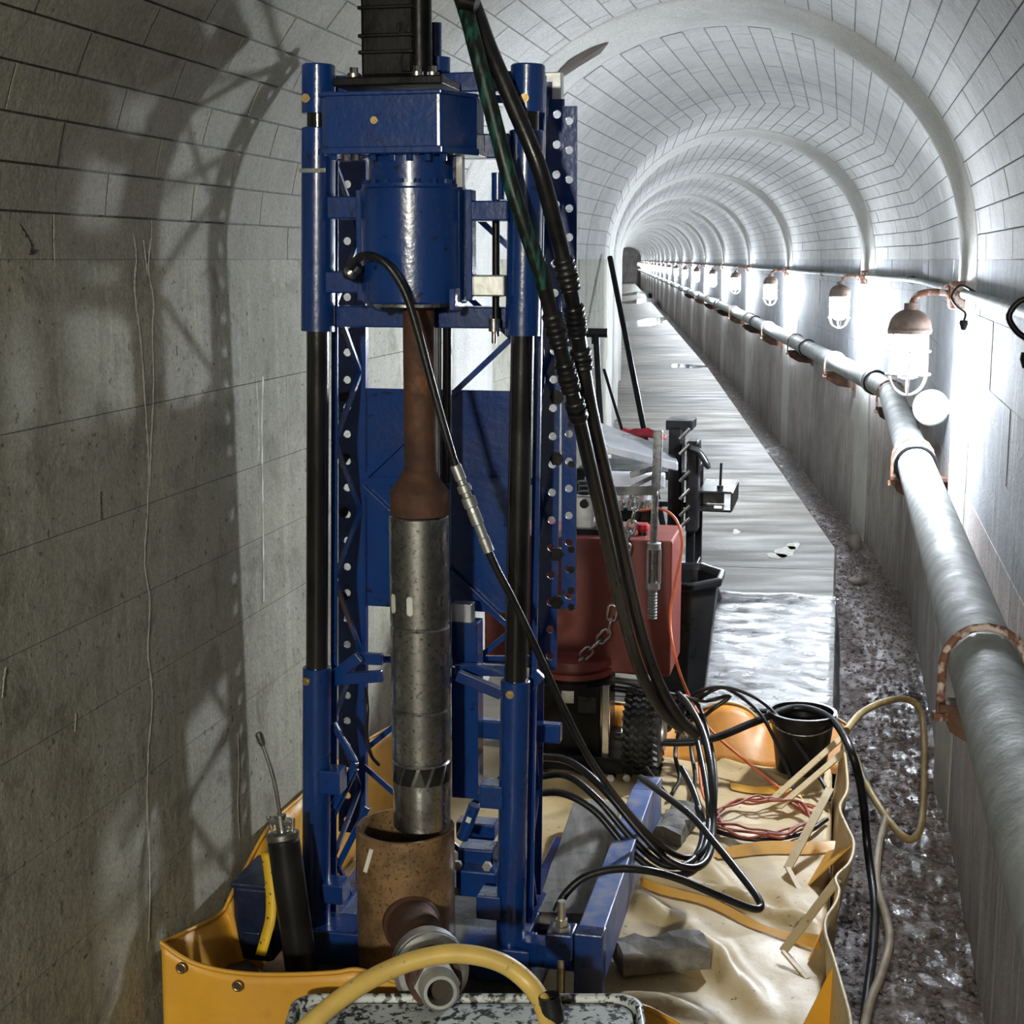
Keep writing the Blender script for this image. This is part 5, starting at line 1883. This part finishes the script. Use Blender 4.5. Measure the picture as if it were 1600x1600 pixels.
# ------------------------------------------------------------------ black bucket at the far corner of the tray
q = atZ(1250, 1212, 0.02)
bk = empty('bucket', q + VD * 0.06, 'black plastic bucket at the far right corner of the tray', 'bucket')
MB().lathe((0, 0, 0), Z3, [(0, 0), (0, 0.072), (0.16, 0.092), (0.16, 0.1), (0.178, 0.1), (0.178, 0.09), (0.16, 0.088), (0.02, 0.068), (0.02, 0)], 28).build('bucket_shell', M['plastic_black'], bk)
MB().tube(catmull([UD * (0.1 * math.cos(t)) + VD * (-0.1 * math.sin(t)) * 0.9 + Z3 * (0.17 - 0.04 * math.sin(t)) for t in [math.pi * i / 8 for i in range(9)]], 3), 0.003, 6).build('bail', M['steel'], bk)

# ------------------------------------------------------------------ bars leaning on the left wall
def lean(name, label, a, b, r, cat='bar', handle=None):
    A_, B_ = Vector(a), Vector(b)
    o = empty(name, B_, label, cat)
    MB().cyl((0, 0, 0), A_ - B_, r, n=12).build('shaft', M['black_paint'], o)
    if handle:
        t = A_ - B_
        MB().cyl(t - UD * 0.055, t + UD * 0.055, r * 1.5, n=12).build('grip', M['black_paint'], o)
        MB().cyl(t - Z3 * 0.05, t, r * 1.4, n=12).build('socket', M['black_paint'], o)
    return o


def down(a, b, z=0.01):
    a, b = Vector(a), Vector(b)
    t = (a.z - z) / (a.z - b.z)
    return a + (b - a) * t


a, b = atY(953, 402, 7.75), atY(1003, 655, 7.2)
lean('steel_bar', 'long black pinch bar leaning against the left wall', a, down(a, b), 0.0145)
a, b = atY(944, 578, 7.4), atY(967, 655, 7.1)
lean('steel_bar', 'short thin black rod leaning behind the silver lid', a, down(a, b), 0.008)
a, b = atY(931, 520, 6.7), atY(938, 655, 6.5)
lean('shovel', 'black shovel handle with T grip standing next to the mast', a, down(a, b), 0.014, 'shovel', True)

# ------------------------------------------------------------------ hoses and cables
def hv(pts):
    """(px, py, v) -> world"""
    return [at_v(x, y, v) for x, y, v in pts]


def hz(pts):
    """(px, py, z) -> world"""
    return [atZ(x, y, z) for x, y, z in pts]


A1 = [(712, -60, -0.06), (722, 0, -0.09), (742, 70, -0.12), (770, 180, -0.13), (802, 300, -0.13), (842, 420, -0.1), (868, 515, -0.06), (890, 600, -0.02), (908, 670, 0.05), (945, 830, 0.35), (980, 985, 0.7), (1005, 1060, 0.82), (1035, 1112, 0.9), (1065, 1138, 0.95)]
A2 = [(722, -60, -0.03), (736, 0, -0.06), (764, 75, -0.09), (800, 160, -0.1), (842, 262, -0.1), (873, 375, -0.06), (893, 465, -0.03), (906, 545, 0.02), (922, 640, 0.08), (962, 815, 0.4), (998, 975, 0.74), (1026, 1060, 0.86), (1058, 1118, 0.93), (1088, 1148, 0.98)]
for k, (A, r, mt, lab) in enumerate([(A1, 0.0145, M['rubber'], 'thick black hydraulic hose with green print sweeping down past the right post'), (A2, 0.0155, M['rubber'], 'thick black hydraulic hose on the right of the green printed one')]):
    A_w = [MOTOR_PORTS[k], MOTOR_PORTS[k] + Vector((0.01, 0, 0.06))] + hv(A[1:])
    h, P = hose('hydraulic_hose', lab, A_w, r, mt, n=14, group='main hydraulic hoses')
    P = P[7:]
    o0 = Vector(h.location)
    # ribbed sleeves and ferrules
    if k == 0:
        segs = [(27, 44), (45, 54)]
        MB().tube([p - o0 for p in P[8:38]], r + 0.0006, 14).build('green_jacket', M['hose_green'], h)
    else:
        segs = [(38, 48), (49, 56)]
    for a, b in (((40, 44), (46, 50), (52, 55)) if k == 0 else ((37, 41), (43, 47), (49, 52))):
        Q = [p - o0 for p in P[a:b + 1]]
        m = MB()
        nseg = 9
        Q2 = catmull(Q, 4)
        rad = [r + (0.0055 if (i % 3) else 0.002) for i in range(len(Q2))]
        m.tube(Q2, rad, 14)
        m.build('braided_ferrule', M['rubber'], h)
        Q3 = Q2[len(Q2) // 2: len(Q2) // 2 + 2]
        MB().tube(Q3, r + 0.0075, 6).build('hose_nut', M['black_paint'], h)
# crossing end fitting at the very top
q = at_v(733, 14, -0.11)
MB().cyl(at_v(722, 2, -0.1), at_v(745, 8, -0.1), 0.018, n=14).build('hose_clamp', M['black_paint'])
tag(bpy.data.objects['hose_clamp'], 'black clamp joining the two main hoses at the top edge', 'clamp')

B1 = [(548, 418, -0.13), (562, 402, -0.15), (582, 400, -0.17), (606, 415, -0.175), (632, 455, -0.17), (652, 515, -0.165), (672, 590, -0.16), (695, 672, -0.155), (713, 730, -0.15), (738, 790, -0.145), (768, 872, -0.14), (800, 935, -0.12), (836, 1010, -0.09), (876, 1098, -0.02), (915, 1175, 0.08), (955, 1235, 0.2), (1000, 1290, 0.35), (1045, 1330, 0.42), (1078, 1340, 0.46), (1100, 1325, 0.5), (1108, 1280, 0.62), (1102, 1220, 0.75), (1090, 1160, 0.9)]
h, P = hose('feed_hose', 'thin black hose with silver coupling crossing in front of the core barrel', hv(B1), 0.0075, M['rubber'], n=12)
o0 = Vector(h.location)
p0, p1 = at_v(711, 726, -0.15) - o0, at_v(764, 862, -0.14) - o0
d = (p1 - p0)
L = d.length
MB().lathe(p0, d, [(0, 0.0075), (0.002, 0.0105), (0.03, 0.0105), (0.032, 0.0085), (0.04, 0.0085), (0.042, 0.013), (0.055, 0.013), (0.057, 0.0095), (0.065, 0.0095), (0.067, 0.0135), (0.085, 0.0135), (0.087, 0.0105), (0.095, 0.012), (0.12, 0.012), (0.122, 0.0095), (L - 0.03, 0.0095), (L - 0.028, 0.0108), (L, 0.0108), (L, 0.0075)], 18).build('quick_coupling', M['zinc'], h)

# hoses sweeping from the mast foot into a U bend on the tarp
Us = [
    ([(838, 1182, 0.55), (890, 1190, 0.5), (945, 1235, 0.45), (1000, 1300, 0.42), (1045, 1345, 0.4), (1085, 1356, 0.42), (1108, 1335, 0.5), (1114, 1280, 0.62), (1112, 1210, 0.72), (1100, 1150, 0.85), (1078, 1105, 0.95), (1060, 1085, 1.05)], 0.0095, 'black hose making the outermost U bend on the tarp'),
    ([(835, 1215, 0.5), (885, 1212, 0.46), (935, 1250, 0.42), (985, 1308, 0.4), (1030, 1348, 0.4), (1068, 1352, 0.42), (1092, 1330, 0.5), (1098, 1290, 0.6), (1085, 1240, 0.72), (1065, 1200, 0.8)], 0.0085, 'black hose making the middle U bend on the tarp'),
    ([(832, 1240, 0.46), (880, 1240, 0.42), (930, 1268, 0.4), (980, 1325, 0.38), (1025, 1360, 0.38), (1070, 1366, 0.4), (1096, 1345, 0.47), (1102, 1300, 0.58), (1090, 1262, 0.66)], 0.0085, 'black hose making the lowest U bend on the tarp'),
]
for A, r, lab in Us:
    hose('black_hose', lab, hv(A), r, M['rubber'], n=10, group='black hoses looping on the tarp')
hose('black_hose', 'black hose forming a sharp point toward the drain on the tarp',
     hv([(868, 1425, -0.02), (885, 1395, 0.0), (915, 1370, 0.02), (960, 1358, 0.04), (1010, 1360, 0.06), (1060, 1373, 0.1), (1120, 1398, 0.13), (1170, 1418, 0.15), (1188, 1418, 0.17), (1182, 1400, 0.2), (1150, 1358, 0.28), (1115, 1315, 0.36), (1080, 1275, 0.45), (1035, 1240, 0.55), (1000, 1215, 0.65)]),
     0.0085, M['rubber'], group='black hoses looping on the tarp')
hose('black_cable', 'thick black cable looping over the tray edge into the drain',
     hz([(960, 1150, 0.14), (1040, 1160, 0.12), (1110, 1155, 0.13), (1180, 1128, 0.17), (1245, 1106, 0.2), (1300, 1125, 0.19), (1332, 1180, 0.15), (1348, 1250, 0.0), (1356, 1330, -0.15), (1366, 1410, -0.225), (1364, 1480, -0.225), (1354, 1560, -0.225), (1346, 1640, -0.225)]),
     0.0115, M['rubber'], 'cable', n=12)
arcs = [
    ([(1060, 1150, 0.1), (1080, 1105, 0.18), (1115, 1078, 0.24), (1140, 1078, 0.24), (1185, 1112, 0.2), (1215, 1165, 0.12), (1235, 1215, 0.05), (1242, 1245, 0.03)], 0.0058, 'thin black cable arcing left of the bucket down to the orange coil'),
    ([(1050, 1130, 0.12), (1085, 1085, 0.22), (1130, 1074, 0.25), (1180, 1090, 0.23), (1220, 1125, 0.18), (1260, 1182, 0.1), (1290, 1232, 0.05), (1296, 1250, 0.04)], 0.0058, 'thin black cable arcing over the bucket to the tray side'),
    ([(955, 1062, 0.3), (1000, 1072, 0.28), (1050, 1085, 0.26), (1100, 1095, 0.2), (1140, 1088, 0.22), (1100, 1120, 0.16), (1080, 1160, 0.1), (1086, 1220, 0.04), (1072, 1290, 0.03)], 0.0062, 'thin black cable running down beside the tyre'),
    ([(1062, 1090, 0.2), (1090, 1100, 0.19), (1108, 1150, 0.13), (1118, 1210, 0.06), (1116, 1270, 0.04), (1105, 1300, 0.03)], 0.006, 'thin grey-black cable dropping straight onto the hose bends'),
    ([(1010, 1200, 0.08), (1040, 1240, 0.05), (1080, 1280, 0.03), (1140, 1305, 0.025), (1200, 1312, 0.025), (1260, 1300, 0.025), (1292, 1280, 0.03)], 0.0065, 'black cable circling under the orange coil'),
    ([(1060, 1145, 0.11), (1055, 1180, 0.08), (1062, 1215, 0.04), (1050, 1240, 0.03)], 0.0062, 'short black cable stub hanging beside the tyre'),
]
for A, r, lab in arcs:
    hose('black_cable', lab, hz(A), r, M['rubber'], 'cable', n=8, group='thin black cables in the tray')
# orange cable with its coil
hose('orange_cable', 'bright orange cable falling from the red tank to the coil',
     hv([(1000, 798, PV + 0.2), (1032, 795, PV + 0.1), (1056, 812, PV + 0.08), (1066, 850, PV + 0.07), (1056, 905, PV + 0.07), (1047, 965, PV + 0.06), (1056, 1030, PV)]) + hz([(1078, 1090, 0.19), (1110, 1140, 0.12), (1160, 1185, 0.07), (1210, 1225, 0.04), (1240, 1250, 0.03), (1270, 1262, 0.03)]),
     0.0042, M['orange_cord'], 'cable', n=8)
hose('orange_cable', 'thin orange cable curling down left of the coil',
     hz([(1045, 1100, 0.2), (1062, 1088, 0.23), (1078, 1092, 0.22), (1090, 1130, 0.15), (1092, 1190, 0.07), (1098, 1240, 0.035), (1115, 1270, 0.03)]), 0.0038, M['orange_cord'], 'cable', n=8)
rr = random.Random(21)
pts = []
for k in range(64):
    a = 2 * math.pi * k / 15 + 0.3
    g = 1 - 0.22 * (k % 17) / 17
    cx = 1195 + rr.uniform(-7, 7)
    cy = 1278 + rr.uniform(-5, 5) - 0.04 * k
    pts.append((cx + 82 * g * math.cos(a), cy + 30 * g * math.sin(a), 0.025 + 0.0003 * k + rr.uniform(0, 0.006)))
hose('cable_coil', 'loose coil of rust-red cable lying on the tarp', hz(pts), 0.0036, M['red_cord'], 'cable', n=6, sub=4)
# olive hose standing in a loop against the right wall
hose('olive_hose', 'olive yellow hose looping up from the drain against the right wall',
     hz([(1322, 1142, 0.1), (1345, 1115, 0.06), (1378, 1098, 0.02), (1412, 1092, -0.02), (1436, 1106, -0.06), (1444, 1150, -0.10), (1444, 1220, -0.16), (1440, 1285, -0.2), (1428, 1310, -0.215), (1408, 1304, -0.215), (1380, 1270, -0.215), (1352, 1222, -0.215), (1335, 1180, -0.215)]),
     0.0115, M['hose_olive'], n=12)
hose('tan_hose', 'dusty tan hose lying in the drain beside the thick black cable',
     hz([(1388, 1268, -0.215), (1374, 1320, -0.22), (1370, 1380, -0.22), (1384, 1430, -0.22), (1390, 1470, -0.22), (1378, 1520, -0.22), (1358, 1570, -0.22), (1345, 1640, -0.22)]),
     0.0115, M['hose_tan'], n=12)
# tie of small fittings where the main hoses end
q = atZ(1072, 1130, 0.14)
fx = empty('hose_manifold', q, 'cluster of dark hose couplings on the floor beside the tyre', 'manifold')
rr = random.Random(3)
for k in range(7):
    c = Vector((rr.uniform(-0.05, 0.03), rr.uniform(-0.03, 0.05), rr.uniform(-0.05, 0.06)))
    d = Vector((rr.uniform(-0.3, 1), rr.uniform(-0.5, 0.5), rr.uniform(-0.8, 0.4))).normalized()
    MB().lathe(c, d, [(0, 0), (0, 0.011), (0.018, 0.011), (0.02, 0.014), (0.034, 0.014), (0.036, 0.01), (0.055, 0.01), (0.055, 0)], 12).build('coupling', M['rubber'] if k % 3 else M['steel'], fx)
# thin black line by the left truss
hose('thin_line', 'thin black line hanging inside the left side of the mast', hv([(572, 1075, 0.12), (574, 1110, 0.1), (573, 1150, 0.1), (580, 1180, 0.1), (592, 1195, 0.12)]), 0.004, M['rubber'], 'cable', n=8)
